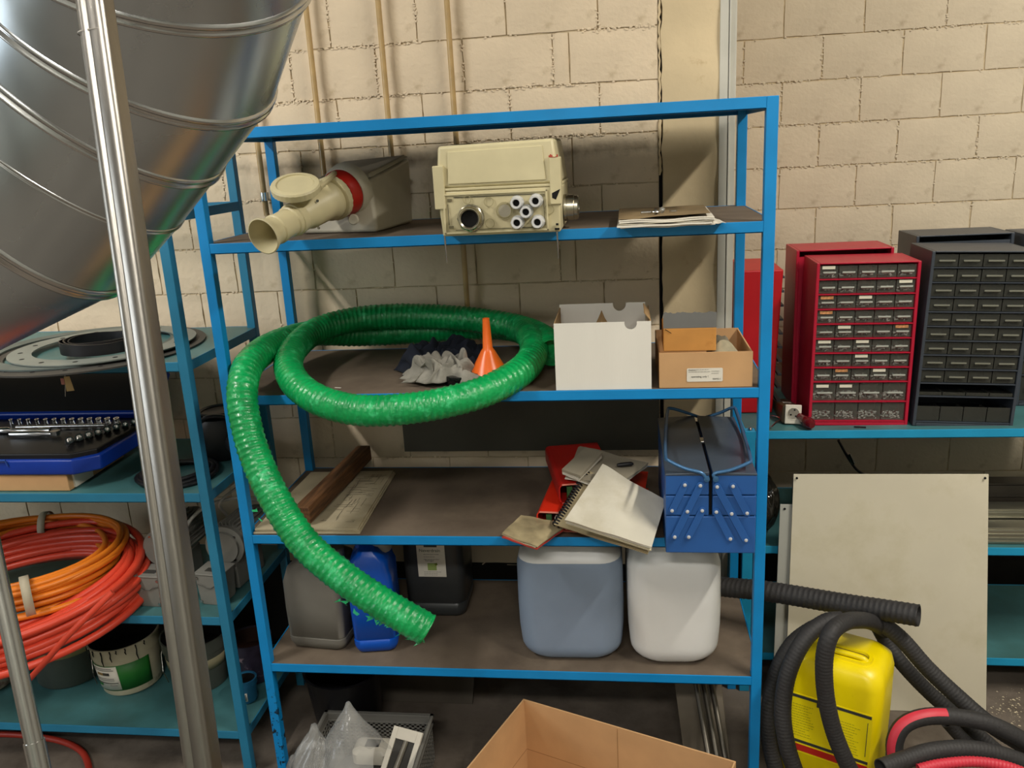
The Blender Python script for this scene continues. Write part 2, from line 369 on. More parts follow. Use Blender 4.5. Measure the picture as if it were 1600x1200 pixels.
LV = [.1375, .4985, .8585, 1.2085, 1.57]
rack('shelving_rack', 'dull teal steel rack at the left behind the duct and steel poles', -1.33, -.077, 0, .435, 1.76, LV, M_TEAL, M_DECK, cross=(4,))
rack('shelving_rack', 'low light blue steel rack carrying the drawer cabinets at the right', 1.330, 2.62, .45, .90, .8585, [.1375, .4985, .8585], M_TEALL, M_DECK, pw=.03)
# ------------------------------------------------------------------ hoses
def ribbed(pts, R, pitch, amp, n=20, per=5, step=None, helix=True, wob=0., seed=0, closed_end=True, wall=.003, frac=1.):
    """corrugated hose swept along a smooth path, open at both ends with a visible wall"""
    pts = resample(pts, pitch/per); m = len(pts); b = MB(); vs = []
    T = [((pts[min(i+1, m-1)]-pts[max(i-1, 0)]).normalized()) for i in range(m)]
    nrm = Vector((0, 0, 1)) if abs(T[0].z) < .9 else Vector((1, 0, 0)); nrm = (nrm-T[0]*nrm.dot(T[0])).normalized()
    def ring(c, nv, bn, rf): return [c+nv*math.cos(2*math.pi*k/n)*rf(k)+bn*math.sin(2*math.pi*k/n)*rf(k) for k in range(n)]
    for i in range(m):
        nrm = (nrm-T[i]*nrm.dot(T[i])).normalized(); bn = T[i].cross(nrm)
        def rf(k, i=i):
            ph = 2*math.pi*(i/per + (k/n if helix else 0)); c = math.cos(ph)
            r = R*(1+amp*(c if c > -.2 else -.2))
            if wob: r *= 1+wob*noise.noise(Vector((k*.9+seed, i*.35, seed)))
            return r
        rg = ring(pts[i], nrm, bn, rf)
        if i == 0: vs += ring(pts[0]+T[0]*.03, nrm, bn, lambda k: R*.82); vs += ring(pts[0], nrm, bn, lambda k: R*.88)
        vs += rg
        if i == m-1: vs += ring(pts[i], nrm, bn, lambda k: R*.88); vs += ring(pts[i]-T[i]*.03, nrm, bn, lambda k: R*.82)
    M = m+4; fs = [(i*n+k, i*n+(k+1) % n, (i+1)*n+(k+1) % n, (i+1)*n+k) for i in range(M-1) for k in range(n)]
    fs += [tuple(range(n)), tuple(range((M-1)*n, M*n))]
    return b.add(vs, fs)
M_GREEN = mat('green_film', '0c9a50', .28, var=.14, scale=20, bump=.5, bscale=130, col2='48c984', cut=(.54, .72), s2=34, coat=.2)  # paler green streaks put the film's shine into the colour
hp = [P(668,984,y=-.28), P(640,968,y=-.28), P(600,945,y=-.27), P(535,901,y=-.25), P(475,848,y=-.22), P(430,780,y=-.18), P(398,710,y=-.13), P(382,650,y=-.09), P(379,605,y=-.05),
      P(392,566,y=.04), P(430,538,y=.20), P(490,521,y=.37), P(560,522,y=.47), P(640,519,y=.50), P(710,514,y=.505), P(775,511,y=.48), P(818,518,y=.38), P(834,540,y=.24), P(826,568,y=.10),
      P(790,596,y=-.01), P(735,619,y=-.07), P(650,637,y=-.11), P(560,641,y=-.11), P(492,622,y=-.06), P(455,588,y=.03), P(455,552,y=.17), P(490,519,y=.33), P(545,501,y=.42), P(610,494,y=.455), P(680,495,y=.465), P(750,501,y=.45), P(810,512,y=.41), P(848,528,y=.32), P(862,550,y=.19)]
GH = thing('suction_hose', 'long green film-wrapped corrugated hose looped on the second shelf, one end hanging down', 'hose', (0, 0, 0))
ribbed(spline(hp, 10), .0355, .0150, .05, n=22, per=6, wob=.035, seed=2).build('hose_wall', M_GREEN, GH, smooth=True, angle=75)
rr = random.Random(5)
M_FILM = mat('torn_green_film', '2cc47a', .3, var=.1, spec=.6, alpha=.8); FB = []
for (u, v, yy) in [(540,944,-.27),(556,955,-.27),(575,966,-.28),(598,975,-.28),(625,990,-.28),(640,1000,-.29),(652,1004,-.29),(527,938,-.26),(605,978,-.3),(588,972,-.27),(663,1003,-.29),(395,800,-.22),(408,815,-.22),(700,545,.42),(705,538,.42)]:
    c = P(u, v, y=yy); k = [Vector((rr.uniform(-.013, .013), rr.uniform(-.006, .006), rr.uniform(-.009, .009))) for _ in range(5)]
    MB().add([c]+[c+q for q in k], [(0,1,2),(0,2,3),(0,3,4),(0,4,5)]).build('torn_film', M_FILM, GH)
# ------------------------------------------------------------------ first shelf
# socket unit with large plug
A = P(527,306,y=.115); B = P(414,368,y=-.13); ax = (B-A).normalized()
t = thing('socket_unit', 'grey-white wall socket housing with large plug and cable gland on the top shelf', 'socket', (.33, .2, S1)); O = Vector((.33, .2, S1))
h = MB(); h.hexa([(-.135,-.04,0),(.07,-.075,0),(.10,.17,0),(-.1,.17,0)], [(-.125,-.045,.105),(.055,-.045,.125),(.105,.17,.17),(-.095,.17,.16)])
h.build('housing', M_GREYP, t, bevel=.008, smooth=True, seg=3)
MB().hexa([(-.11,.0,.118),(.05,-.02,.128),(.105,.165,.172),(-.08,.165,.162)], [(-.10,.0,.128),(.045,-.02,.14),(.095,.155,.178),(-.07,.155,.170)]).build('lid_panel', M_GREYP, t, bevel=.003)
MB().lathe([(0, 0), (.012, 0), (.0135, .004), (.011, .007), (0, .007)], 20, P(553,343,y=.125)-O, (0,-1,.1)).build('screw_cap', M_GREYP, t, smooth=True)
M_REDP = mat('red_plastic', 'b5261c', .35, var=.05)
q = A-O
MB().lathe([(.0, -.04), (.066, -.04), (.064, -.02), (.058, -.012), (.0, -.012)], 40, q-ax*.015, ax).build('socket_collar', M_GREYP, t, smooth=True)
MB().lathe([(.0, 0), (.0565, 0), (.0565, .010), (.051, .020), (.049, .030), (0, .030)], 40, q-ax*.026, ax).build('red_ring', M_REDP, t, smooth=True)
pr = []
for i in range(72): pr.append(i)
b = MB(); n = 72; prof = [(.047, .008), (.0525, .010), (.0525, .026), (.045, .029)]
vs = []
for r, z in prof:
    for k in range(n): a = 2*math.pi*k/n; rv = r*(1+(.018 if (k % 3 == 0 and .05 < r) else 0)); vs.append((rv*math.cos(a), rv*math.sin(a), z))
Q = Vector((0,0,1)).rotation_difference(ax); vs = [q+Q@Vector(v) for v in vs]
b.add(vs, [(i*n+k, i*n+(k+1) % n, (i+1)*n+(k+1) % n, (i+1)*n+k) for i in range(3) for k in range(n)]+[tuple(range(n)), tuple(range(3*n, 4*n))])
pl = b.build('locking_ring', M_CREAM, t, smooth=True)
MB().lathe([(0, .028), (.045, .028), (.047, .034), (.047, .046), (.041, .055), (.0395, .120), (.035, .130), (.035, .150), (.031, .156), (0, .156)], 40, q, ax).build('plug_body', M_CREAM, t, smooth=True)
Lp = (B-A).length
MB().lathe([(.030, .146), (.0345, .150), (.0345, .160), (.037, .162), (.037, .172), (.0345, .174), (.0345, .184), (.0315, .187), (.0315, Lp-.046), (.0335, Lp-.044), (.0335, Lp-.036), (.031, Lp-.033), (.032, Lp-.018), (.037, Lp-.006), (.0405, Lp+.002), (.041, Lp+.006), (.0385, Lp+.007), (.034, Lp-.004), (.026, Lp-.018), (.021, Lp-.045), (.020, Lp-.10)], 44, q, ax).build('cable_gland', M_CREAM, t, smooth=True, angle=32)
MB().lathe([(0, Lp-.10), (.0185, Lp-.10), (.0185, Lp-.098), (0, Lp-.098)], 24, q, ax).build('gland_bore', M_HOLE, t)
cn = Vector((.10, -.42, .90)).normalized(); cc = P(461,287,y=-.035)-O
capf = thing; n = 90; vs = []
prof = [(.050, -.020), (.054, -.018), (.0555, -.004), (.053, .0), (.046, .0015), (.043, .0015), (.0425, -.0015), (.0, -.0015)]
Qc = Vector((0,0,1)).rotation_difference(cn)
for r, z in prof:
    for k in range(n): a = 2*math.pi*k/n; rv = r*(1+(.014 if (k % 3 == 0 and r > .0535) else 0)); vs.append(cc+Qc@Vector((rv*math.cos(a), rv*math.sin(a), z)))
b = MB().add(vs, [(i*n+k, i*n+(k+1) % n, (i+1)*n+(k+1) % n, (i+1)*n+k) for i in range(len(prof)-1) for k in range(n)]+[tuple(range(n))])
b.build('flap_cap', M_CREAM, t, smooth=True, angle=30)
MB().box(-.012, .012, 0, .045, -.006, .006)
b = MB(); b.sweep([cc-cn*.012+Vector((.045,.02,0)), q+Vector((.0,-.0,.052))-ax*.0], .008, 8); b.build('cap_hinge', M_CREAM, t)
for u, v in ((496,314),(498,356)): MB().lathe([(0,0),(.0035,0),(.003,.002),(0,.002)], 10, P(u,v,y=-.01)-O, (0,-1,0)).build('screw', M_STEEL, t)
# junction box
bx, by = .595, -.062; t = thing('junction_box', 'cream electrical junction box with cable glands at the middle of the top shelf', 'box', (bx, by, S1)); O = Vector((bx, by, S1))
w_, d_ = .268, .265
MB().hexa([(.006,0,.001),(w_-.003,0,.001),(w_-.003,d_,.001),(.006,d_,.001)], [(0,-.004,.098),(w_,-.004,.098),(w_,d_,.098),(0,d_,.098)]).build('lower_body', M_CREAM, t, bevel=.004, smooth=True)
MB().box(-.001, w_+.001, -.005, d_+.001, .098, .104).build('rim', M_CREAM, t, bevel=.0015)
MB().hexa([(.0,-.002,.104),(w_-.001,-.002,.104),(w_-.001,d_,.104),(.0,d_,.104)], [(.006,.008,.192),(w_-.012,.006,.196),(w_-.012,d_-.01,.196),(.006,d_-.01,.196)]).build('cover', M_CREAM, t, bevel=.006, smooth=True)
MB().hexa([(.026,-.004,.112),(w_-.03,-.004,.112),(w_-.03,.004,.112),(.026,.004,.112)], [(.028,.003,.180),(w_-.036,.003,.183),(w_-.036,.01,.183),(.028,.01,.180)]).build('cover_panel', M_CREAM, t, bevel=.0015)
MB().box(-.006, .018, -.007, .03, .060, .152).build('corner_clamp', M_CREAM, t, bevel=.002)
MB().box(w_-.022, w_+.002, -.008, .03, .060, .158).build('corner_clamp', M_CREAM, t, bevel=.002)
f = MB()
for x0, x1, z0, z1 in ((.012, w_-.028, .088, .092), (.012, w_-.028, .006, .010), (.012, .016, .006, .092), (w_-.032, w_-.028, .006, .092)): f.box(x0, x1, -.0068, -.002, z0, z1)
f.build('flange_frame', M_CREAM, t, bevel=.0008)
f = MB()
for x0, x1, z0, z1 in ((.036, w_-.05, .0835, .0845), (.036, w_-.05, .0135, .0145), (.022, .0228, .026, .070), (w_-.037, w_-.0362, .026, .070)): f.box(x0, x1, -.0052, -.0036, z0, z1)
f.build('flange_groove', M_HOLE, t)
for x, z in ((.022,.076),(.022,.018),(w_-.044,.078),(w_-.044,.018)): MB().box(x, x+.010, -.0056, -.004, z, z+.0055).build('slot', mat('shadow_slot','6b6448',.6), t)
def front(u, v): k = P(u, v, y=by-.02)-O; k.y = -.004; return k
def gland(m, mh, rh, L, r, pos, axis, n=6):
    g = MB().lathe([(0,0),(r*1.15,0),(r*1.15,.004),(r*.9,.004),(r*.9,.007)], 24, pos, axis).lathe([(r*1.12,.007),(r*1.18,.009),(r*1.18,L*.5),(r*1.1,L*.55)], n, pos, axis)
    g.lathe([(r*1.05,L*.5),(r*1.0,L*.8),(r*.9,L),(rh*1.15,L),(rh,L-.003),(rh,.006)], 24, pos, axis)
    o = g.build('cable_gland', m, t, smooth=True, angle=35); MB().lathe([(0,.0),(rh*.99,.0),(rh*.99,L-.012),(0,L-.012)], 20, pos, axis).build('gland_bore', M_HOLE, o); return o
M_NICK = mat('nickel', 'b9b4a2', .25, metal=1, var=.1)
M_WGL = mat('white_grey_gland', 'c9cac8', .4, var=.03)
o = gland(M_NICK, None, .0185, .034, .0250, front(735,341), (0,-1,0), 8)
for u, v in ((807,317),(837,314),(822,331),(808,348),(840,347)): gland(M_WGL, None, .0072, .028, .0128, front(u, v), (0,-1,0))
M_KO = mat('knockout_cream', '9f9670', .5)
for u, v, r in ((762,316,.0105),(764,350,.0105),(728,313,.009),(857,328,.0105)):
    MB().lathe([(r,0),(r,.0015),(r-.0012,.0015),(r-.0012,0)], 28, front(u,v)+Vector((0,-.001,0)), (0,-1,0), closed=True).build('knockout', M_KO, t, smooth=True)
for r, m in ((.0185, M_CREAM), (.0150, M_CREAM)): MB().lathe([(r,0),(r,.0022),(r-.0015,.0022),(r-.0015,0)], 32, front(787,330)+Vector((0,-.001,0)), (0,-1,0), closed=True).build('knockout', M_KO, t, smooth=True)
MB().lathe([(0,0),(.0135,0),(.0135,.0018),(0,.0018)], 28, front(787,330)+Vector((0,-.001,0)), (0,-1,0)).build('blanking_disc', mat('grey_disc','97917e',.5), t, smooth=True)
g = MB(); g.lathe([(0,0),(.030,0),(.030,.006),(.026,.006),(.026,.012)], 30, (w_,.10,.045), (1,0,0)); g.lathe([(.029,.008),(.029,.022),(.027,.023),(.027,.030),(.024,.033),(.018,.033),(.018,.010)], 12, (w_,.10,.045), (1,0,0))
g.build('cable_gland', M_NICK, t, smooth=True, label='large nickel cable gland')
b = MB()
for i in range(7): b.box(w_-.022+i*.0028, w_-.020+i*.0028, -.0088, -.002, .158, .1605+.0035*math.sin(i*1.1+.4))
b.build('red_seal_wax', M_REDP, t)
b = MB(); b.hexa([(w_-.018,-.0086,.074),(w_-.010,-.0086,.070),(w_-.010,-.006,.070),(w_-.018,-.006,.074)], [(w_-.018,-.0086,.084),(w_+.0,-.0086,.092),(w_+.0,-.006,.092),(w_-.018,-.006,.084)]); b.build('label_stub', M_HOLE, t)
MB().box(w_-.012, w_-.007, -.0085, -.003, .016, .020).box(w_-.015, w_-.005, -.0085, -.003, .006, .010).build('slot', M_HOLE, t)
for xx in (.012, w_-.010): MB().cyl((xx, -.012, .004), (xx+.001, -.012, -.055), .0024, 8, .0008).build('hanging_pin', M_STEEL, t, smooth=True)
# brochure with metal bits
def sheet_stack(name, m, c00, c10, c11, c01, th, bend=0., wave=0., nu=14, nv=14, parent=None, seed=0):
    c00, c10, c11, c01 = map(Vector, (c00, c10, c11, c01)); nn = (c10-c00).cross(c01-c00).normalized()
    if nn.z < 0: nn = -nn
    b = MB()
    for lo in (0, 1):
        def fn(u, v):
            p = c00*(1-u)*(1-v)+c10*u*(1-v)+c11*u*v+c01*(1-u)*v
            h = bend*math.sin(math.pi*u)*math.sin(math.pi*min(1, v*1.0)) + wave*noise.noise(Vector((u*3+seed, v*3, seed)))
            return p+nn*(h+th*lo)
        b.sheet(fn, nu, nv)
    k = (nu+1)*(nv+1)
    def idx(i, j): return i*(nv+1)+j
    loop = [idx(i, 0) for i in range(nu)]+[idx(nu, j) for j in range(nv)]+[idx(i, nv) for i in range(nu, 0, -1)]+[idx(0, j) for j in range(nv, 0, -1)]
    for a, c in zip(loop, loop[1:]+loop[:1]): b.f.append((a, c, c+k, a+k))
    return b.build(name, m, parent, smooth=True, angle=50)
M_COVER = mat('worn_tan_cover', '8a7656', .5, var=.15, scale=8, col2='5f4d36', cut=(.5, .7), s2=6)
t = thing('brochure', 'thick curled brochure with metal bolts on it, right end of the top shelf', 'brochure', (0, 0, 0))
rr = random.Random(2)
for i in range(5):
    o_ = i*.0036; dx = rr.uniform(-.004, .004); dy = rr.uniform(-.006, .006)
    sheet_stack('page_block', M_PAPER, (.984+dx, -.052+dy+(0 if i > 1 else -.012), S1+.0015+o_), (1.185+dx, -.05+dy, S1+.0015+o_), (1.195, .24, S1+.0015+o_), (.985, .24, S1+.0015+o_), .0026, wave=.003, parent=t, seed=i)
sheet_stack('front_cover', M_COVER, (.984, -.05, S1+.021), (1.178, -.046, S1+.026), (1.19, .24, S1+.021), (.985, .24, S1+.021), .0008, wave=.003, parent=t, seed=5)
sheet_stack('loose_corner', M_PAPER, (1.172, -.05, S1+.004), (1.212, -.03, S1+.002), (1.20, .08, S1+.003), (1.175, .08, S1+.014), .0008, wave=.003, parent=t, seed=7)
MBX = mat('zinc', 'c8c8c4', .28, metal=1, var=.1)
for i, (u, v, a, L, lab) in enumerate(((1012,334,.2,.03,'short zinc bolt lying leftmost on the brochure'), (1030,332,1.2,.035,'zinc eye fitting lying at the middle of the brochure'), (1052,330,.5,.02,'small zinc washer lying rightmost on the brochure'))):
    c = P(u, v, z=S1+.026); t2 = thing('bolt', lab, 'bolt', c, a)
    if i < 2:
        MB().cyl((-L/2,0,.003),(L/2,0,.003),.0032,10).build('shank', MBX, t2, smooth=True)
        MB().lathe([(0,0),(.007,0),(.007,.005),(0,.005)], 6, (L/2,0,.004), (1,0,0)).build('head', MBX, t2)
        if i == 1: MB().sweep([(-L/2-.007+.008*math.cos(k*.524), .008*math.sin(k*.524), .0035) for k in range(12)], .0025, 8, closed=True).build('eye', MBX, t2, smooth=True)
    else: MB().lathe([(.004,0),(.009,0),(.009,.002),(.004,.002)], 20, (0,0,0), (0,0,1), closed=True).build('ring', MBX, t2, smooth=True)
# ------------------------------------------------------------------ second shelf
M_WBOX = mat('white_board_box', 'dfdcd2', .8, var=.02, scale=10, bump=.05, bscale=300, stretch=(1,1,.1))
M_WIN = mat('box_inside_tan', 'a98a60', .85, var=.05)
t = thing('cardboard_box', 'white cardboard box with a finger notch, open at the top, on the second shelf', 'box', (.831, .004, S2+.0005))
def notch_panel(w, h, x, rn, y0, y1, n=12):
    b = MB(); pts = [(0,0),(w,0),(w,h),(x+rn,h)]+[(x+rn*math.cos(math.pi*k/n), h-.004-rn*math.sin(math.pi*k/n)) for k in range(n+1)]+[(x-rn,h),(0,h)]
    m = len(pts); b.add([(p[0], y0, p[1]) for p in pts]+[(p[0], y1, p[1]) for p in pts], [tuple(range(m)), tuple(range(2*m-1, m-1, -1))]+[(i, i+m, (i+1) % m+m, (i+1) % m) for i in range(m)]); return b
notch_panel(.222, .160, .176, .014, 0, .0025).build('front_panel', M_WBOX, t)
notch_panel(.214, .168, .150, .016, .198, .2005).build('rear_panel', M_WBOX, t)
MB().box(0, .0025, .003, .198, 0, .160).build('side_panel', M_WIN, t); MB().box(.2195, .222, .003, .198, 0, .160).build('side_panel', M_WIN, t)
MB().box(.003, .219, .003, .198, 0, .0025).build('bottom_panel', M_WIN, t)
MB().hexa([(.2195,.02,.160),(.222,.02,.160),(.222,.12,.160),(.2195,.12,.160)], [(.207,.02,.175),(.209,.02,.176),(.209,.12,.180),(.207,.12,.179)]).build('side_flap', M_WIN, t)
pk = thing('paper_insert', 'crumpled brown paper sticking out inside the white cardboard box', 'paper', (.94, .10, S2+.003))
b = MB(); b.sheet(lambda u, v: Vector((u*.07-.03, v*.05, .0+.158*(1-abs(u-.4))*(.75+.25*v)+.01*noise.noise(Vector((u*5, v*5, 0))))), 10, 8); b.build('folded_sheet', M_WIN, pk, solid=.001)
t = thing('cardboard_tray', 'open tan cardboard tray with a white address label at right end of second shelf', 'box', (1.071, .010, S2+.0005)); tw, td, th_ = .210, .255, .083
MB().box(0, tw, 0, .003, 0, th_).build('front_panel', M_CARD, t); MB().box(0, tw, td-.003, td, 0, th_).build('rear_panel', M_CARD, t)
MB().box(0, .003, .003, td-.003, 0, th_-.002).build('side_panel', M_CARD, t); MB().box(tw-.003, tw, .003, td-.003, 0, th_-.002).build('side_panel', M_CARD, t)
MB().box(.003, tw-.003, .003, td-.003, 0, .003).build('bottom_panel', M_CARD, t)
lb = MB().loft([(0, .0405, .016, .003), (.0006, .0405, .016, .003)]); lb.M = Matrix.Identity(4)
lb.v = [(x+.103, -.0006+zz*.5-.0006, y+.030) for x, y, zz in lb.v]; lo = lb.build('address_label', M_PAPER, t)
lines('small_print', M_INKG, lo, .066, .043, 2, .05, .005, .0007, -.0016, 3); lines('small_print', M_INKG, lo, .118, .039, 2, .022, .005, .0007, -.0016, 5)
text('label_text', 'operating only !', .0062, M_INK, lo, (.072, -.0014, .024)); text('label_text', 'RAMO-1', .005, M_INK, lo, (.121, -.0014, .0185))
text('label_text', 'Absender:', .0042, M_INKG, lo, (.066, -.0014, .0405))
tb = (1.071, .010)
t = thing('small_box', 'small orange-brown carton with torn grey flap resting on the tan tray', 'box', (1.081, .020, S2+.0845), 0, rot=(.02, 0, -.01))
MB().box(0,.119,0,.11,0,.055).build('carton', mat('orange_brown_card','c48a44',.75,var=.08,scale=12,col2='a66a2c',cut=(.55,.7)), t, bevel=.002)
b = MB(); rr = random.Random(8); n = 22; pts = [(i*.119/n, .091+rr.uniform(-.0015,.0015)+.001*math.sin(i)) for i in range(n+1)]
vs = [(x,.0,.055) for x, z in pts]+[(x,.0,z) for x, z in pts]+[(x,.0015,.055) for x, z in pts]+[(x,.0015,z) for x, z in pts]; k = n+1
b.add(vs, [(i,i+1,i+1+k,i+k) for i in range(n)]+[(i+1+2*k,i+2*k,i+3*k,i+1+3*k) for i in range(n)]+[(i+k,i+1+k,i+1+3*k,i+3*k) for i in range(n)])
b.build('torn_flap', mat('grey_card', '6f6f6c', .8, var=.05), t)
MB().cyl((.004,-.001,.053),(.018,-.002,.044),.0007,6).build('staple_wire', M_HOLE, t)
rr = random.Random(4)
for i, (lab, c_) in enumerate((('crumpled cream paper bag lying inside the tan tray beside the small orange carton', 'c9bfa0'), ('grey rag lying at the back inside the tan tray', '77705f'))):
    t2 = thing('paper_bag' if i == 0 else 'rag', lab, 'paper' if i == 0 else 'rag', (1.225+.0*i, .075+.08*i, S2+.004))
    b = MB(); b.sheet(lambda u, v: Vector(((u-.5)*.09, (v-.5)*.09, .01+.075*math.sin(math.pi*u)**.6*math.sin(math.pi*v)**.6*(1+.4*noise.noise(Vector((u*4+i*9, v*4, 1))))-i*.01)), 16, 16)
    b.build('crumpled_sheet', mat('crumple%d' % i, c_, .8, var=.15, scale=30), t2, smooth=True, angle=30)
# funnel
t = thing('funnel', 'orange plastic funnel standing upside down with its spout up on the second shelf', 'funnel', P(765,592,z=S2+.001), rot=(0, 0, 0)); M_OR = mat('orange_plastic', 'e8691f', .3, var=.03, sub=.1)
zt = .155
MB().lathe([(.055,.0),(.0555,.004),(.052,.010),(.018,.072),(.0125,.080),(.0085,zt),(.0070,zt),(.0105,.082),(.016,.071),(.049,.010),(.052,.002)], 40).build('cone', M_OR, t, smooth=True, angle=50)
MB().lathe([(.0,zt-.012),(.0072,zt-.012),(.0072,zt-.010),(0,zt-.010)], 16).build('spout_bore', mat('dark_orange', '5a2208', .6), t)
# rags
def cloth(name, label, col, c, sx, sy, h, seed, m=None):
    t = thing(name, label, 'rag', c); b = MB()
    def fn(u, v):
        r = 1-max(abs(u-.5), abs(v-.5))*2; k = Vector((u*3+seed, v*3, seed))
        wq = noise.noise(k*.9)*2.2; fold = abs(math.sin(u*11+wq*2.4+seed))*.55+abs(math.sin(v*9+wq*3+seed*2))*.35
        base = h*min(1, r*3.2)*(.22+.62*fold*(.55+abs(noise.noise(k*1.6)))+.30*abs(noise.noise(k*2.7)))
        a = 3.2*noise.noise(k*.8)
        return Vector(((u-.5)*sx*(1+.5*noise.noise(k*1.7+Vector((5,0,0))))+.012*math.sin(v*13+a), (v-.5)*sy*(1+.5*noise.noise(k*1.7+Vector((0,7,0))))+.012*math.sin(u*12+a), .002+base))
    b.sheet(fn, 64, 64); b.build('folds', mat(name+col, col, .95, var=.12, scale=40, bump=.3, bscale=400), t, smooth=True, angle=60, solid=.0015); return t
cloth('rag', 'crumpled dark navy rag on the second shelf inside the green hose loop', '1c222f', P(695,570,z=S2+.002), .21, .22, .075, 3)
cloth('rag', 'crumpled light grey rag heaped on the navy one inside the green hose loop', '8d8a80', P(690,590,z=S2+.010), .17, .10, .075, 9)
t = thing('tape_roll', 'small roll of glossy black tape in front of the rags on the second shelf', 'tape', P(722,598,z=S2+.001))
b = MB(); b.lathe([(.018,0),(.042,0),(.043,.004),(.043,.020),(.042,.024),(.018,.024)], 36, closed=True); b.build('tape', mat('glossy_black','0b0b0c',.15,var=.05,bump=.4,bscale=90), t, smooth=True)
MB().lathe([(.017,.001),(.018,.001),(.018,.023),(.017,.023)], 30, closed=True).build('core', mat('grey_core','6b6a66',.6), t, smooth=True)
t = MB().box(-.009,.009,-.0022,.0022,0,.0006).build('paper_scrap', M_PAPER, None, loc=P(528,606,z=S2)); t.rotation_euler = (0,0,-.25)
tag(t, 'tiny white paper strip lying on the second shelf inside the green hose loop', 'paper')
# ------------------------------------------------------------------ third shelf
t = thing('folded_drawing', 'large folded paper drawing lying flat at left end of third shelf', 'paper', (0, 0, 0))
M_OLDP = mat('old_paper', 'b5a98c', .8, var=.08, scale=8, col2='9a8c6c', cut=(.5, .75), s2=7)
for i, (a, c, d, e) in enumerate((((.027,.006),(.312,.010),(.300,.42),(.035,.41)), ((.030,.012),(.310,.013),(.297,.418),(.038,.41)), ((.031,.008),(.306,.012),(.294,.415),(.04,.405)))):
    z = S3+.0015+i*.0048; sheet_stack('paper_layer', M_OLDP, a+(z,), c+(z,), d+(z,), e+(z,), .004, wave=.0015, parent=t, seed=i)
top = S3+.0165
rr = random.Random(11)
def marks(parent, n, x0, x1, y0, y1, z, seed, dirx=.02, m=M_INKG, name='drawing_lines'):
    r = random.Random(seed); b = MB()
    for i in range(n):
        x = r.uniform(x0, x1); y = r.uniform(y0, y1); l = r.uniform(.01, .06)
        if i % 2: b.box(x, x+.0007, y, min(y+l, y1), z, z+.0002)
        else: b.box(x, min(x+l, x1), y, y+.0007, z, z+.0002)
    o = b.build(name, m, parent); o['kind'] = 'stuff'; return o
marks(t, 60, .19, .285, .05, .38, top-.0002, 1, m=M_INK)
b = MB()
for i in range(6): b.box(.19+i*.001, .192+i*.001, .06+i*.04, .09+i*.04, top+.001, top+.0013)
t = thing('timber_beam', 'old brown squared timber lying across the folded drawing on the third shelf', 'timber', (.132, .03, S3+.021)); t.rotation_euler = (0, 0, -.06)
M_WOOD = mat('old_wood', '6d4a2b', .75, var=.25, scale=9, stretch=(9, .7, 9), bump=.4, bscale=30, col2='3b2616', cut=(.48, .7), s2=8)
MB().hexa([(0,0,0),(.046,0,0),(.046,.47,0),(0,.47,0)], [(.003,0,.046),(.045,0,.047),(.044,.472,.046),(.002,.47,.045)]).build('beam_body', M_WOOD, t, bevel=.003)
# binders
M_RB = mat('red_binder', 'd42a12', .45, var=.04, bump=.04)
M_RBD = mat('dark_red_binder', 'b01c16', .45, var=.05)
def binder(label, loc, rz, m, rot=None, w=.26):
    t = thing('ring_binder', label, 'binder', loc, rz, rot=rot)
    d, h = .29, .052; b = MB(); n = 8
    pr = [(w, h)]+[(.012-.012*math.sin(a*math.pi/2/n), h-.012+.012*math.cos(a*math.pi/2/n)) for a in range(n+1)]+[(.012-.012*math.cos(a*math.pi/2/n), .012-.012*math.sin(a*math.pi/2/n)) for a in range(n+1)]+[(w, 0)]
    inn = [(w, h-.0025)]+[(.0125-.0095*math.sin(a*math.pi/2/n), h-.0125+.0095*math.cos(a*math.pi/2/n)) for a in range(n+1)]+[(.0125-.0095*math.cos(a*math.pi/2/n), .0125-.0095*math.sin(a*math.pi/2/n)) for a in range(n+1)]+[(w, .0025)]
    poly = pr+inn[::-1]; k = len(poly)
    vs = [(x, 0, z) for x, z in poly]+[(x, d, z) for x, z in poly]; q = len(pr)
    fs = [(i, (i+1) % k, (i+1) % k+k, i+k) for i in range(k)]+[(i, i+1, k-2-i, k-1-i) for i in range(q-1)]+[(i+k, k-1-i+k, k-2-i+k, i+1+k) for i in range(q-1)]
    b.add(vs, fs); b.build('cover', m, t, smooth=True, angle=35)
    b = MB(); b.box(.045, w-.01, .004, d-.01, .0035, h-.016); b.build('papers', M_PAPER, t, bevel=.001)
    e = MB()
    for xx0, xx1, z0, z1 in ((.0, w, h-.003, h+.0006), (.0, w, -.0006, .0025)): e.box(xx0+.008, xx1, -.0012, .0006, z0, z1)
    e.build('edge_strip', mat('pale_red_edge', 'e58a78', .5), t)
    a = MB(); a.sweep(spline([(.028,.03,.008),(.03,.03,.036),(.05,.03,.042),(.062,.03,.03),(.062,.03,.010)], 5), .002, 6); a.build('ring', M_STEEL, t, smooth=True)
    MB().box(.022, .036, .012, .022, .004, .040).build('index_leaf', mat('green_leaf', '3d6b3a', .6), t)
    return t
def by_edge(u0, v0, u1, v1, z): a_, b_ = P(u0, v0, z=z), P(u1, v1, z=z); d_ = b_-a_; return a_, math.atan2(-d_.x, d_.y)
a_, g_ = by_edge(838, 799, 862, 745, S3+.053); binder('bright red ring binder lying lowest in the heap on the third shelf', (a_.x, a_.y, S3+.001), g_, M_RB)
a_, g_ = by_edge(873, 757, 853, 701, S3+.110); binder('dark red ring binder lying on the bright red one, its end higher and set back', (a_.x, a_.y, S3+.057), g_, M_RBD, w=.15)
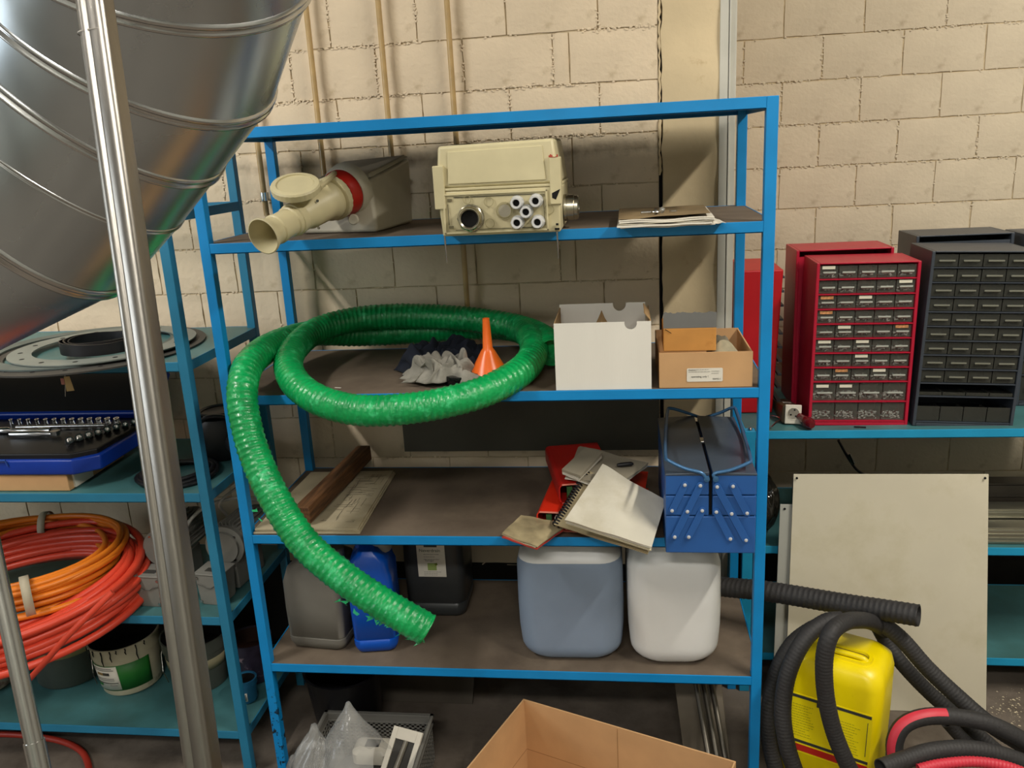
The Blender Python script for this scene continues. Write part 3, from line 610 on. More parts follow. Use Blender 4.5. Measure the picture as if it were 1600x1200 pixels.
# books and folders above
def quadthing(name, label, cat, m, pts, th, layers=1, wave=.003, seed=0, bend=0., group=None, gap=None, part='sheet', mats=None):
    t = thing(name, label, cat, (0, 0, 0), group=group); c = [Vector(p) for p in pts]; nn = (c[1]-c[0]).cross(c[3]-c[0]).normalized()
    if nn.z < 0: nn = -nn
    r = random.Random(seed)
    for i in range(layers):
        j = [Vector((r.uniform(-.004, .004), r.uniform(-.004, .004), 0)) if layers > 1 else Vector() for _ in range(4)]
        sheet_stack(part, (mats[i % len(mats)] if mats else m), *[c[k]+nn*(i*(gap or th))+j[k] for k in range(4)], th*.9, bend=bend, wave=wave, parent=t, seed=seed+i*.3)
    return t
M_GRB = mat('grey_board_paper', 'a09885', .7, var=.06, scale=7)
M_TANF = mat('tan_folder', 'b0a07c', .7, var=.08, scale=7)
z1 = S3+.128
quadthing('book', 'thick book with white page edges lying on top of the dark red binder', 'book', M_GRB,
          [P(880,741,z=z1), P(905,752,z=z1), P(940,715,z=z1+.01), P(915,706,z=z1+.01)], .008, 2, .001, 3, mats=[M_PAPER, M_GRB], part='page_block')
zf = S3+.116
quadthing('paper_folder', 'large pale folder lying open at the back of the heap of binders', 'folder', M_GRB,
          [P(884,748,z=zf), P(962,764,z=zf), P(1014,729,z=zf+.004), P(905,701,z=zf+.004)], .003, 3, .004, 4, gap=.003, mats=[M_PAPER, M_GRB, M_GRB], part='paper_layer')
ws = thing('pen', 'dark pen lying on the pale folder at the back of the heap', 'pen', P(974,726,z=zf+.018), .15)
MB().lathe([(.0,-.018),(.004,-.016),(.006,-.005),(.006,.02),(.003,.026),(0,.026)], 12, (0,0,0), (1,.1,0)).build('barrel', M_BLACK, ws, smooth=True)
# spiral bound booklet under the plastic folder
c4 = [P(868,823,y=-.01), P(1012,866,y=-.09), P(1036,790,y=.08), P(918,738,y=.12)]
t = quadthing('spiral_notebook', 'spiral-bound booklet whose black comb edge slants beside the bright red binder', 'notebook', M_TANF, c4, .003, 3, .003, 6, gap=.0035, part='pages')
nn = (c4[1]-c4[0]).cross(c4[3]-c4[0]).normalized()
if nn.z < 0: nn = -nn
a0, a1 = c4[0]+nn*.004, c4[3]+nn*.004; dv = (a1-a0)
side = dv.normalized().cross(nn)
cb = MB(); n = 21
for i in range(n):
    c = a0+dv*((i+.5)/n); cb = MB()
    cb.sweep([c+side*(-.0)+(nn*math.cos(a)+side*math.sin(a))*.0085 for a in [k*math.pi/6-2.6 for k in range(11)]], .0025, 6)
    cb.build('binding_ring', M_BLACK, t, smooth=True)
cb = MB(); cb.sweep([a0-nn*.004+side*.007, a1-nn*.004+side*.007], .003, 6); cb.build('binding_spine', M_BLACK, t, smooth=True)
# plastic folder of papers hanging over the edge
M_SLV = mat('plastic_sleeve', 'c9c4b4', .16, var=.05, scale=10, bump=.5, bscale=14, coat=.6, col2='b3ab94', cut=(.5, .75), s2=6)
M_PAPG = mat('yellowed_paper', 'c8bfa2', .7, var=.05, scale=8)
q = [P(884,826,y=-.075), P(1016,868,y=-.11), P(1037,795,y=.05), P(942,740,y=.09)]
sh = [v+Vector((.0,-.0,.012)) for v in q]
quadthing('document_sleeve', 'papers in a clear plastic sleeve hanging over the front edge of the third shelf', 'papers', M_PAPG, sh, .004, 5, .005, 12, bend=.012, gap=.0035, mats=[M_PAPG, M_PAPER, M_PAPG, M_PAPER, M_SLV], part='paper_layer')
l = MB().lathe([(0,0),(.010,0),(.010,.0004),(0,.0004)], 16, sh[1]*.93+sh[3]*.07+Vector((-.012,.0,.026)), ((sh[1]-sh[0]).cross(sh[3]-sh[0])))
# leaflet
q = [P(782,842,y=-.055), P(838,861,y=-.085), P(884,826,y=.02), P(815,812,y=.05)]
q = [v+Vector((0,0,.004)) for v in q]
quadthing('leaflet', 'small red-backed leaflet in plastic sticking out over the third shelf edge below the binders', 'leaflet', M_OLDP, q, .003, 3, .004, 15, gap=.0035, mats=[mat('red_leaflet', 'a83a30', .5), M_OLDP, mat('leaflet_page','a89a78',.35,var=.2,scale=20,coat=.4)], part='page')
# toolbox
TX0, TX1, TY0, TY1 = 1.080, 1.283, -.078, .335; H3 = S3+.0005
t = thing('toolbox', 'blue metal cantilever toolbox with two rod handles at right end of the third shelf', 'toolbox', (TX0, TY0, H3)); tw = TX1-TX0; td = TY1-TY0
M_TB = mat('toolbox_blue', '295a9c', .38, var=.05, bump=.04, bscale=90)
M_TBL = mat('toolbox_lid', '3f4955', .33, var=.06, bump=.03)
M_HND = mat('handle_blue', '3f6a93', .3, metal=.3)
MB().box(0, tw, 0, td, 0, .093).build('bottom_tray', M_TB, t, bevel=.0025)
for nm, x0, x1 in (('left', .0, .0975), ('right', tw-.0975, tw)):
    MB().box(x0, x1, .0, td, .0955, .1435).build('tray', M_TB, t, bevel=.002)
    MB().box(x0, x1, .0, td, .146, .196).build('tray', M_TB, t, bevel=.002)
    xs = (x0, x1)
    if nm == 'left': MB().hexa([(x0-.001,-.001,.193),(x1,-.001,.193),(x1,td+.001,.193),(x0-.001,td+.001,.193)], [(x0-.001,-.001,.198),(x1+.0005,-.001,.203),(x1+.0005,td+.001,.203),(x0-.001,td+.001,.198)]).build('lid', M_TBL, t, bevel=.002)
    else: MB().hexa([(x0,-.001,.193),(x1+.001,-.001,.193),(x1+.001,td+.001,.193),(x0,td+.001,.193)], [(x0-.0005,-.001,.203),(x1+.001,-.001,.198),(x1+.001,td+.001,.198),(x0-.0005,td+.001,.203)]).build('lid', M_TBL, t, bevel=.002)
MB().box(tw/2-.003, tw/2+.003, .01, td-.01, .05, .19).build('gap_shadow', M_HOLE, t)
MB().box(tw/2-.006, tw/2+.004, td*.48, td*.56, .197, .2045).build('clasp', M_STEEL, t, bevel=.001)
def TBp(u, v): k = P(u, v, y=TY0)-Vector((TX0, TY0, H3)); return (k.x, k.z)
bars = [((1070,757),(1050,797),0), ((1094,757),(1054,837),1), ((1097,797),(1076,838),0), ((1120,759),(1165,842),1), ((1145,759),(1167,801),0), ((1119,799),(1141,841),0)]
rv = MB().lathe([(0,0),(.0044,0),(.0036,.0024),(0,.0034)], 10, (0,0,0), (0,-1,0)).mesh('rivet', mat('rivet_metal','d6d8da',.3,metal=.35), True)
sp = []
for a, c, k in bars:
    (x0, z0), (x1, z1) = TBp(*a), TBp(*c); b = MB(); d = Vector((x1-x0, 0, z1-z0)); L = d.length; d.normalize(); nv = Vector((-d.z, 0, d.x)); w2 = .0082
    poly = []
    for q in range(9): an = math.pi/2+math.pi*q/8; poly.append(Vector((x0,0,z0))+d*(w2*math.cos(an))+nv*(w2*math.sin(an)))
    for q in range(9): an = -math.pi/2+math.pi*q/8; poly.append(Vector((x1,0,z1))+d*(w2*math.cos(an))+nv*(w2*math.sin(an)))
    yo = -.0040-.0034*k; m_ = len(poly)
    b.add([(p.x, yo, p.z) for p in poly]+[(p.x, yo+.0032, p.z) for p in poly], [tuple(range(m_)), tuple(range(2*m_-1, m_-1, -1))]+[(i, (i+1) % m_, (i+1) % m_+m_, i+m_) for i in range(m_)])
    br = b.build('linkage_bar', M_TB, t, bevel=.0006)
    for x, z in ([(x0, z0), (x1, z1)] + ([((x0+x1)/2, (z0+z1)/2)] if k else [])): inst(rv, 'rivet', br, (x, yo, z))
O = Vector((TX0, TY0, H3))
def hd(pts): return [p-O for p in pts]
hl = [Vector((TX0+tw/2-.010, TY0-.006, H3+.186)), P(1096,739,y=TY0-.004), P(1070,732,y=TY0), P(1045,720,y=TY0+.01), P(1040,713,y=TY0+.03), P(1040,680,y=.14), P(1043,643,y=.31), P(1048,638,y=.325), P(1070,644,y=.335), P(1093,652,y=.34)]
hr = [Vector((TX0+tw/2+.010, TY0-.006, H3+.186)), P(1116,740,y=TY0-.004), P(1140,735,y=TY0), P(1168,724,y=TY0+.01), P(1173,717,y=TY0+.03), P(1163,682,y=.14), P(1150,642,y=.31), P(1144,637,y=.325), P(1125,645,y=.335), P(1103,652,y=.34)]
for pts in (hl, hr):
    c = pts; b = MB(); b.sweep(spline(hd(c), 4), .0042, 10)
    b.build('carrying_handle', M_HND, t, smooth=True)
for s in (-1, 1): MB().lathe([(0,0),(.007,0),(.0065,.006),(0,.007)], 14, (tw/2+s*.010, -.004, .188), (0,-1,0)).build('hinge_boss', M_HND, t, smooth=True)
# ------------------------------------------------------------------ fourth shelf: canisters
def canister(label, cx, cy, z, hx, hy, h, m, rz=0., fill=None, neck=True, tilt=0., group=None, r=.03, top=.8, handle=True, seam=True, rb=0.):
    t = thing('canister', label, 'canister', (cx, cy, z), rot=(0, tilt, rz), group=group)
    zt = h*top
    secs = [(0, hx-.014, hy-.014, r*.7), (.004, hx-.006, hy-.006, r), (.018, hx-.001, hy-.001, r), (.026, hx, hy, r)]
    if seam: secs += [(h*.13, hx, hy, r), (h*.135, hx-.0025, hy-.0025, r), (h*.145, hx-.0025, hy-.0025, r), (h*.15, hx-.0005, hy-.0005, r)]
    if rb:
        secs = [(rb*(1-math.cos(a)), hx-rb*1.0*(1-math.sin(a))-.004, hy-rb*.6*(1-math.sin(a)), r) for a in [k*math.pi/12 for k in range(7)]]+[(rb*1.9, hx, hy, r)]
    secs += [(zt*.55, hx+.001, hy+.001, r), (zt-.02, hx, hy, r), (zt, hx-.006, hy-.006, r*1.0), (zt+(h-zt)*.45, hx*.86, hy*.88, r), (zt+(h-zt)*.8, hx*.55, hy*.75, r*.8), (h, hx*.42, hy*.68, r*.6)]
    if fill:
        zf = fill; lo = [s for s in secs if s[0] < zf]; up = [s for s in secs if s[0] > zf]; a, c = lo[-1], up[0]; k = (zf-a[0])/(c[0]-a[0]); mid = (zf,)+tuple(a[i]+(c[i]-a[i])*k for i in (1, 2, 3))
        MB().loft(lo+[mid], 6).build('filled_body', fill_m, t, smooth=True, angle=60); MB().loft([mid]+up, 6).build('upper_body', m, t, smooth=True, angle=60)
    else: MB().loft(secs, 6).build('body', m, t, smooth=True, angle=60)
    if handle: MB().sweep(spline([(-hx*.5, 0, h*.97), (-hx*.35, 0, h+.018), (hx*.2, 0, h+.018), (hx*.34, 0, h*.98)], 6), .011, 10).build('handle', m, t, smooth=True)
    if neck: MB().lathe([(0,0),(.024,0),(.024,.004),(.0265,.004),(.0265,.026),(.022,.030),(0,.030)], 28, (hx*.55, 0, h*.93)).build('screw_lid', mat('lid_grey','8b8b86',.5), t, smooth=True)
    return t
M_GCAN = mat('grey_canister', '6f6c64', .42, var=.05, bump=.05)
M_BCAN = mat('blue_canister', '0a50b8', .25, var=.04)
M_HDPE = mat('hdpe_white', 'dededa', .38, var=.03, scale=5, sub=.15, bump=.04, bscale=12)
M_LIQ = mat('bluish_filled_hdpe', '8494a8', .36, var=.05, scale=5, sub=.1, bump=.04, bscale=12)
M_DLIQ = mat('dark_filled_hdpe', '37393a', .35, var=.08, scale=5)
M_DHD = mat('grey_hdpe', '6b6a64', .4, var=.05, scale=5)
zS = S4+.0005
canister('grey plastic canister at left end of the lowest shelf', .138, .155, zS, .084, .085, .262, M_GCAN, rz=-.1, r=.022, top=.84)
canister('blue plastic canister between the grey one and the dark labelled one', .292, .135, zS, .060, .075, .295, M_BCAN, rz=.16, r=.022, top=.82)
fill_m = M_DLIQ
t = canister('dark canister with a white paper label, behind the hanging green hose end', .432, .335, zS, .088, .085, .325, M_DHD, r=.03, top=.84, fill=.235)
lb = MB().box(-.041, .041, -.0895, -.0875, .135, .245).build('paper_label', M_PAPER, t); lb['label'] = 'white printed paper label'
MB().box(-.019, .019, -.0901, -.0890, .229, .236).build('printed_bar', M_INK, lb)
text('label_text', 'Neverdrain', .0135, mat('green_ink','3e5137',.7), lb, (-.034, -.0900, .214)); lines('small_print', M_INKG, lb, -.022, .207, 3, .045, .008, .0014, -.0898, 2)
text('label_text', 'Reiniger', .008, M_INKG, lb, (-.018, -.0900, .184))
MB().box(-.012, .014, -.0901, -.0890, .156, .178).build('green_logo', mat('pale_green_print','8fa35c',.7), lb); MB().prism([(0,0),(.006,.004),(.004,.010),(-.004,.008)], 0, .0003).build('leaf_mark', mat('olive_print','6f7d2f',.7), lb, loc=(.012,-.0905,.17)).rotation_euler = (math.pi/2,0,0)
lines('small_print', M_INKG, lb, -.024, .151, 3, .05, .005, .001, -.0898, 4)
fill_m = M_LIQ
canister('large translucent canister three quarters full of bluish liquid on the lowest shelf', .838, .175, zS, .138, .135, .330, M_HDPE, rz=.02, r=.055, top=.88, fill=.286, neck=False, handle=True, rb=.05)
fill_m = None
canister('large empty translucent white canister on the lowest shelf', 1.105, .165, zS, .118, .135, .334, M_HDPE, rz=.03, r=.055, top=.88, neck=False, rb=.055)
# ------------------------------------------------------------------ on the floor below
zt = .25
c0 = Vector((.700, .038, 0)); e1 = Vector((.928, -.372, 0)).normalized(); e1 = Vector((P(1150,1190,z=zt)-P(818,1092,z=zt)).to_tuple()); e1.z = 0; L1 = e1.length; e1.normalize(); e2 = Vector((e1.y, -e1.x, 0))
ang = math.atan2(e1.y, e1.x); c0 = P(818,1092,z=zt); L2 = .42
t = thing('cardboard_box', 'large open cardboard box on the floor in front of the middle rack', 'box', (c0.x, c0.y, .0005), ang)
b0 = .055
wv = lambda s: .002*math.sin(s*9)
MB().box(0, L1, -.004, 0, 0, zt).build('rear_panel', M_CARD, t); MB().box(0, .004, -L2, -.004, 0, zt).build('side_panel', M_CARD, t)
MB().box(L1-.004, L1, -L2, -.004, 0, zt).build('side_panel', M_CARD, t); MB().box(.004, L1-.004, -L2, -L2+.004, 0, zt).build('front_panel', M_CARD, t)
MB().box(.004, L1-.004, -L2+.004, -.004, 0, .005).build('bottom_panel', M_CARD, t)
MB().box(.005, L1-.005, -.0046, -.0040, .095, .0965).box(.0040, .0046, -L2+.005, -.005, .095, .0965).build('fold_line', mat('card_shadow','9a744a',.8), t)
MB().box(.27, .2712, -.0048, -.004, .01, zt-.005).build('fold_line', mat('card_shadow','9a744a',.8), t)
# perforated crate
cx0, cx1, cy0, cy1, cz = .130, .432, -.27, .086, .150
t = thing('plastic_crate', 'grey perforated plastic crate on the floor under the middle rack', 'crate', (cx0, cy0, .0005)); cw, cd = cx1-cx0, cy1-cy0
M_CR = mat('grey_crate', '6a6862', .42, var=.06)
def perf(b, a, dirv, L, z0, z1, n, nz, th=.003):
    """wall built as a grid of bars so that the holes are real"""
    dv = Vector(dirv); nv = Vector((dv.y, -dv.x, 0)); a = Vector(a)
    def bar(s0, s1, za, zb):
        p = [a+dv*s0, a+dv*s1]; q = [x+nv*th for x in p]
        b.hexa([(p[0].x,p[0].y,za),(p[1].x,p[1].y,za),(q[1].x,q[1].y,za),(q[0].x,q[0].y,za)], [(p[0].x,p[0].y,zb),(p[1].x,p[1].y,zb),(q[1].x,q[1].y,zb),(q[0].x,q[0].y,zb)])
    for i in range(n+1): s = L*i/n; bar(max(0, s-.0035), min(L, s+.0035), z0, z1)
    for j in range(nz+1): z = z0+(z1-z0)*j/nz; bar(0, L, max(z0, z-.0025), min(z1, z+.0025))
for a, dv, L, n in (((0, cd, 0), (1,0,0), cw, 20), ((0,0,0), (1,0,0), cw, 20), ((0,0,0), (0,1,0), cd, 22), ((cw,0,0), (0,1,0), cd, 22)):
    b = MB(); perf(b, a, dv, L, .004, .118, n, 9); b.build('perforated_wall', M_CR, t)
b = MB(); b.box(0, cw, 0, cd, 0, .004); b.build('base', M_CR, t)
rm = MB()
for o_, z0, z1 in ((.007, .118, .124), (.009, .140, .148)):
    rm.box(-o_, cw+o_, -o_, .002, z0, z1).box(-o_, cw+o_, cd-.002, cd+o_, z0, z1).box(-o_, .002, -o_, cd+o_, z0, z1).box(cw-.002, cw+o_, -o_, cd+o_, z0, z1)
rm.box(-.002, cw+.002, cd-.001, cd+.002, .118, .148).box(-.002, .001, 0, cd, .118, .148).box(cw-.001, cw+.002, 0, cd, .118, .148).box(0, cw, -.002, .001, .118, .148)
rm.build('rim', M_CR, t, bevel=.001)
M_WPL = mat('warm_white_plastic', 'c9c3b4', .45, var=.03)
A4 = [P(611,1145,z=.148), P(656,1156,z=.155)]
pc = P(625,1185,z=.120); t = thing('display_frame', 'white plastic frame with a dark rectangular window standing in the grey crate', 'frame', pc, rot=(.75, .0, -.30))
MB().box(-.045, -.030, -.075, .075, -.004, .004).box(.030, .045, -.075, .075, -.004, .004).box(-.030, .030, .045, .075, -.004, .004).box(-.030, .030, -.075, -.06, -.004, .004).build('frame_body', M_WPL, t, bevel=.001)
MB().box(-.0305, .0305, -.06, .045, -.003, .0).build('window', mat('smoked_window','2c2a25',.25,spec=.6), t); MB().cyl((-.004,-.06,.003),(.004,.045,.003),.007,12).build('inner_rod', mat('grey_rod','6d685c',.3), t, smooth=True)
t = thing('plastic_housing', 'rounded white plastic housing lying at the bottom of the grey crate', 'housing', P(585,1180,z=.03))
MB().loft([(0,.055,.04,.02),(.03,.055,.04,.02),(.04,.045,.032,.02)], 6).build('shell', M_WPL, t, smooth=True); MB().box(-.02,.02,-.015,.015,.0398,.0415).build('recess', M_HOLE, t)
# clear plastic bag
M_BAG = mat('clear_bag', 'c8c8c4', .18, var=.1, scale=12, alpha=.36, bump=1.0, bscale=22, spec=.8)
t = thing('plastic_bag', 'crumpled clear plastic bag rising in two peaks over the grey crate', 'bag', (0, 0, 0))
b = MB(); cB = P(520,1190,z=.13)
pk = [(P(487,1135,y=-.17), .045), (P(541,1103,y=-.15), .026)]
def bagf(u, v):
    x = cB.x+(u-.5)*.30; y = -.16+(v-.5)*.30; p = Vector((x, y, 0)); r = min(1, 2.2*(1-2*max(abs(u-.5), abs(v-.5)))); z = .02+.15*max(0, r)**.6
    for c, s in pk:
        dd = (Vector((c.x, c.y, 0))-p).length; z = max(z, c.z-(dd*1.7 if dd > s*.3 else dd*.6)) if dd < .2 else z
    a = math.atan2(y+.16, x-cB.x)
    z += .012*noise.noise(Vector((x*22, y*22, 3)))+.010*abs(math.sin(a*6+noise.noise(Vector((x*9, y*9, 0)))*3))
    return Vector((x+.012*noise.noise(Vector((x*20, y*20, 9))), y+.012*noise.noise(Vector((x*20, y*20, 5))), z))
b.sheet(bagf, 60, 60); b.build('film', M_BAG, t, smooth=True, angle=70)
# dark pieces leaning below
M_DGB = mat('dark_brown_board', '4c453b', .8, var=.15, scale=6)
t = MB().hexa([(.14,.34,.002),(.50,.34,.002),(.50,.35,.002),(.14,.35,.002)], [(.16,.44,.30),(.52,.44,.30),(.52,.45,.30),(.16,.45,.30)]).build('hardboard_sheet', M_DGB); tag(t, 'dark brown hardboard leaning against the wall under the middle rack behind the crate', 'board')
t = MB().hexa([(1.14,.10,.002),(1.26,.06,.002),(1.262,.07,.002),(1.142,.11,.002)], [(1.10,.40,.305),(1.24,.38,.305),(1.242,.39,.305),(1.102,.41,.305)]).build('hardboard_sheet', mat('grey_brown_board','6a6152',.8,var=.1)); tag(t, 'grey-brown hardboard leaning beside the right front post under the lowest shelf', 'board')
for i in range(3):
    t = MB().cyl((1.21+i*.022,-.06+.02*i,.002),(1.16+i*.02,.30+.02*i,.29),.008,12).build('metal_tube', mat('dull_tube','6b665c',.4,metal=.7), smooth=True); tag(t, ['thin dull metal tube leaning under the lowest shelf, nearest the big cardboard box','thin dull metal tube leaning under the lowest shelf, middle of three','thin dull metal tube leaning under the lowest shelf, nearest the right front post'][i], 'tube', 'dull tubes under the lowest shelf')
t = thing('bucket', 'black bucket in the dark on the floor behind the left front post', 'bucket', (.15,.20,.001))
MB().lathe([(.0,0),(.09,0),(.115,.22),(.12,.225),(.112,.225),(.088,.006),(0,.006)], 32).build('bucket_body', M_BLACK, t, smooth=True)
# ------------------------------------------------------------------ left: duct
M_GALV = mat('galvanised_sheet', 'c6d0d6', .28, metal=1, var=.07, scale=3, bump=.04, bscale=9, rvar=.06)
M_SEAM = mat('galvanised_seam', 'c6c8c8', .22, metal=1, var=.03)
dc = [Vector(v) for v in ((.4749,-.9033,2.0680),(.4188,-.8193,1.9555),(.3500,-.7707,1.8649),(.2731,-.7549,1.7960),(.2071,-.7555,1.7317),(.1406,-.7604,1.6717),(.0634,-.7636,1.6409))]
dc[0] = dc[1]+(dc[0]-dc[1]).normalized()*1.3; dc[6] = dc[5]+(dc[6]-dc[5]).normalized()*1.6
t = thing('ventilation_duct', 'large galvanised ventilation duct elbow at upper left in front of the racks', 'duct', (0,0,0)); n = 72; R0 = .2
dr = [(dc[i+1]-dc[i]).normalized() for i in range(6)]
ref = Vector((0,1,.3))
def frame(d):
    a = (ref-d*ref.dot(d)).normalized(); return a, d.cross(a)
def joint_ring(j, R, k):    # j = joint index 1..5, points of the segment k cylinder cut by the joint plane
    N_ = (dr[j-1]+dr[j]).normalized(); d = dr[k]; a, b_ = frame(d); out = []
    for q in range(n):
        an = 2*math.pi*q/n; p = dc[j]+(a*math.cos(an)+b_*math.sin(an))*R; s = (dc[j]-p).dot(N_)/d.dot(N_); out.append(p+d*s)
    return out
for k in range(6):
    b = MB(); r0 = [dc[0]+(frame(dr[0])[0]*math.cos(2*math.pi*q/n)+frame(dr[0])[1]*math.sin(2*math.pi*q/n))*R0 for q in range(n)] if k == 0 else joint_ring(k, R0, k)
    r1 = [dc[6]+(frame(dr[5])[0]*math.cos(2*math.pi*q/n)+frame(dr[5])[1]*math.sin(2*math.pi*q/n))*R0 for q in range(n)] if k == 5 else joint_ring(k+1, R0, k)
    b.add(r0+r1, [(i, (i+1) % n, (i+1) % n+n, i+n) for i in range(n)]); b.build('duct_segment', M_GALV, t, smooth=True, angle=60)
for j in range(1, 6):
    N_ = (dr[j-1]+dr[j]).normalized(); ra = joint_ring(j, R0+.0035, j-1); c = dc[j]
    h = .0035 if j != 4 else .0018
    def off(rg, s, rr_): return [c+(p-c)*(rr_/ (R0+.0035))+N_*s for p in rg]
    prof = [(-.012, R0-.001), (-.009, R0+h*.6), (-.005, R0+h), (-.002, R0+h*.3), (.0, R0+h*.2), (.003, R0+h), (.007, R0+h*1.2), (.010, R0-.001)]
    b = MB(); vs = []
    for s, rr_ in prof: vs += off(ra, s*(.8 if j != 4 else .35), rr_)
    b.add(vs, [(i*n+k, i*n+(k+1) % n, (i+1)*n+(k+1) % n, (i+1)*n+k) for i in range(len(prof)-1) for k in range(n)]); b.build('seam_ring', M_SEAM, t, smooth=True, angle=80)
# steel poles
M_POLE = mat('brushed_stainless', '8f8b84', .30, metal=1, var=.03, stretch=(20,20,.4), bump=.08, bscale=200)
a, c = P(148,0,d=.70), P(318,1200,d=.70); dv = (c-a).normalized(); a2 = a-dv*.25; c2 = a+dv*((a.z-.02)/-dv.z if dv.z else 1)
t = thing('steel_pole', 'thick brushed steel pole slanting down in front of the duct', 'pole', (0,0,0))
# flattened twin tube with a groove: profile swept along the pole
X = CR.copy(); X = Vector(X); X = (X-dv*X.dot(dv)).normalized(); Yv = dv.cross(X)
prof = []; hs = .0121; rc_ = .0056; ph_ = math.radians(6)
for q_, (sx_, sy_) in enumerate(((1,1),(-1,1),(-1,-1),(1,-1))):
    for k in range(9):
        an = math.pi/2*(q_+k/8); prof.append((sx_*(hs-rc_)+rc_*math.cos(an), sy_*(hs-rc_)+rc_*math.sin(an)))
    if q_ == 0 or q_ == 2:      # shallow groove along two faces
        yy = hs*sy_ if q_ == 0 else -hs
        for gx, gd in ((.0014,0),(.0006,.0009),(-.0006,.0009),(-.0014,0)):
            gx = gx*(1 if q_ == 0 else -1)-.002; prof.append((gx, yy-(gd if q_ == 0 else -gd)))
prof = [(x*math.cos(ph_)-y*math.sin(ph_), x*math.sin(ph_)+y*math.cos(ph_)) for x, y in prof]
m_ = len(prof)
vs = [p+X*x+Yv*y for p in (a2, c2) for x, y in prof]
MB().add(vs, [(i, (i+1) % m_, (i+1) % m_+m_, i+m_) for i in range(m_)]+[tuple(range(m_-1, -1, -1)), tuple(range(m_, 2*m_))]).build('pole_tube', M_POLE, t, smooth=True, angle=50)
j0 = P(152,55,d=.70)
MB().add([j0+dv*s+(X*x+Yv*y)*1.012 for s in (-.0005, .0005) for x, y in prof], [(i, (i+1) % m_, (i+1) % m_+m_, i+m_) for i in range(m_)]).build('joint_line', mat('joint_grey','8a857c',.5,metal=.6), t, smooth=True)
a, c = P(-6,885,d=.90), P(53,1158,d=.90); dv = (c-a).normalized(); t = thing('steel_pole', 'thin polished steel pole with a stepped sleeve at lower left', 'pole', (0,0,0))
a2 = a-dv*1.2; g = a+dv*((a.z-.02)/-dv.z)
MB().cyl(a2, c, .0092, 24).build('pole_tube', M_STEEL, t, smooth=True); MB().cyl(c, g, .0105, 24).build('sleeve', M_STEEL, t, smooth=True)
# ------------------------------------------------------------------ left rack contents
zs = LV[3]+.0004
def disc(label, c, ro, ri, th, z, m, holes=0, rh=.006, hr=None, group=None, rot=(0,0,0), name='ring_plate'):
    t = thing(name, label, 'ring', (c[0], c[1], z), rot=rot); b = MB(); b.lathe([(ri,0),(ro,0),(ro,th),(ri,th)], 72, closed=True); b.build('plate', m, t, smooth=True, angle=40)
    if holes:
        hm = MB().lathe([(0,0),(rh,0),(rh,.0003),(0,.0003)], 14).mesh('bolt_hole', M_HOLE, True)
        for k in range(holes): inst(hm, 'bolt_hole', t, ((hr or (ro+ri)/2)*math.cos(2*math.pi*k/holes), (hr or (ro+ri)/2)*math.sin(2*math.pi*k/holes), th))
    return t
M_RG1 = mat('rubber_ring_dark', '3e3d3a', .55, var=.1); M_RG2 = mat('grey_flange', '7f8680', .45, var=.08, scale=8); M_RG3 = mat('grey_flange_dull', '5b6663', .5, var=.1)
rc = (-.415, .185)
disc('large dark ring plate lying undermost on the teal shelf', (-.43,.165), .288, .215, .004, zs, M_RG1, 20)
disc('dull wide ring plate lying between the dark and the pale ring on the teal shelf', (-.46,.18), .262, .215, .004, zs+.005, M_RG3, 0)
disc('pale grey flange ring with bolt holes, topmost of the three on the teal shelf', (-.400,.172), .234, .176, .003, zs+.0105, M_RG2, 14, .0065)
t = thing('belt_coil', 'coil of flat black rubber belt lying on the ring plates', 'belt', (P(150,548,z=zs+.015).x, P(150,545,z=zs+.015).y, zs+.0142))
for i, r in enumerate((.098,.092,.086,.080)):
    b = MB(); vs = []; N2 = 56
    for k in range(N2):
        an = 2*math.pi*k/N2; rx = r*1.0; ry = r*.86; w1 = .0022; h = .030+.002*math.sin(an*2+i)
        for rr_, zz_ in ((0,0),(w1,0),(w1,h),(0,h)): vs.append(((rx+rr_)*math.cos(an)+.004*math.sin(i*2), (ry+rr_)*math.sin(an)+.003*i, zz_))
    b.add(vs, [(k*4+q, k*4+(q+1) % 4, ((k+1) % N2)*4+(q+1) % 4, ((k+1) % N2)*4+q) for k in range(N2) for q in range(4)]); b.build('belt_loop', M_BLACK, t, smooth=True, angle=50)
tg = P(100,580,y=-.035); t = thing('paper_tag', 'small yellowed paper tag hanging on a wire from the ring plates', 'tag', tg)
MB().sweep(spline([(0,.02,.012),(.002,-.002,.004),(.0,0,-.02),(-.006,0,-.045),(-.010,0,-.065)], 5), .0007, 6).build('wire', M_STEEL, t, smooth=True)
MB().hexa([(-.003,-.001,-.052),(.018,-.001,-.050),(.018,0,-.050),(-.003,0,-.052)], [(-.003,-.001,-.014),(.012,-.001,-.013),(.012,0,-.013),(-.003,0,-.014)]).build('tag_card', mat('yellowed_card','b79c68',.8,var=.05), t)
MB().box(-.013,-.004,-.0015,-.0005,-.034,-.018).build('tag_stub', mat('pinkish_card','b0766a',.8), t)
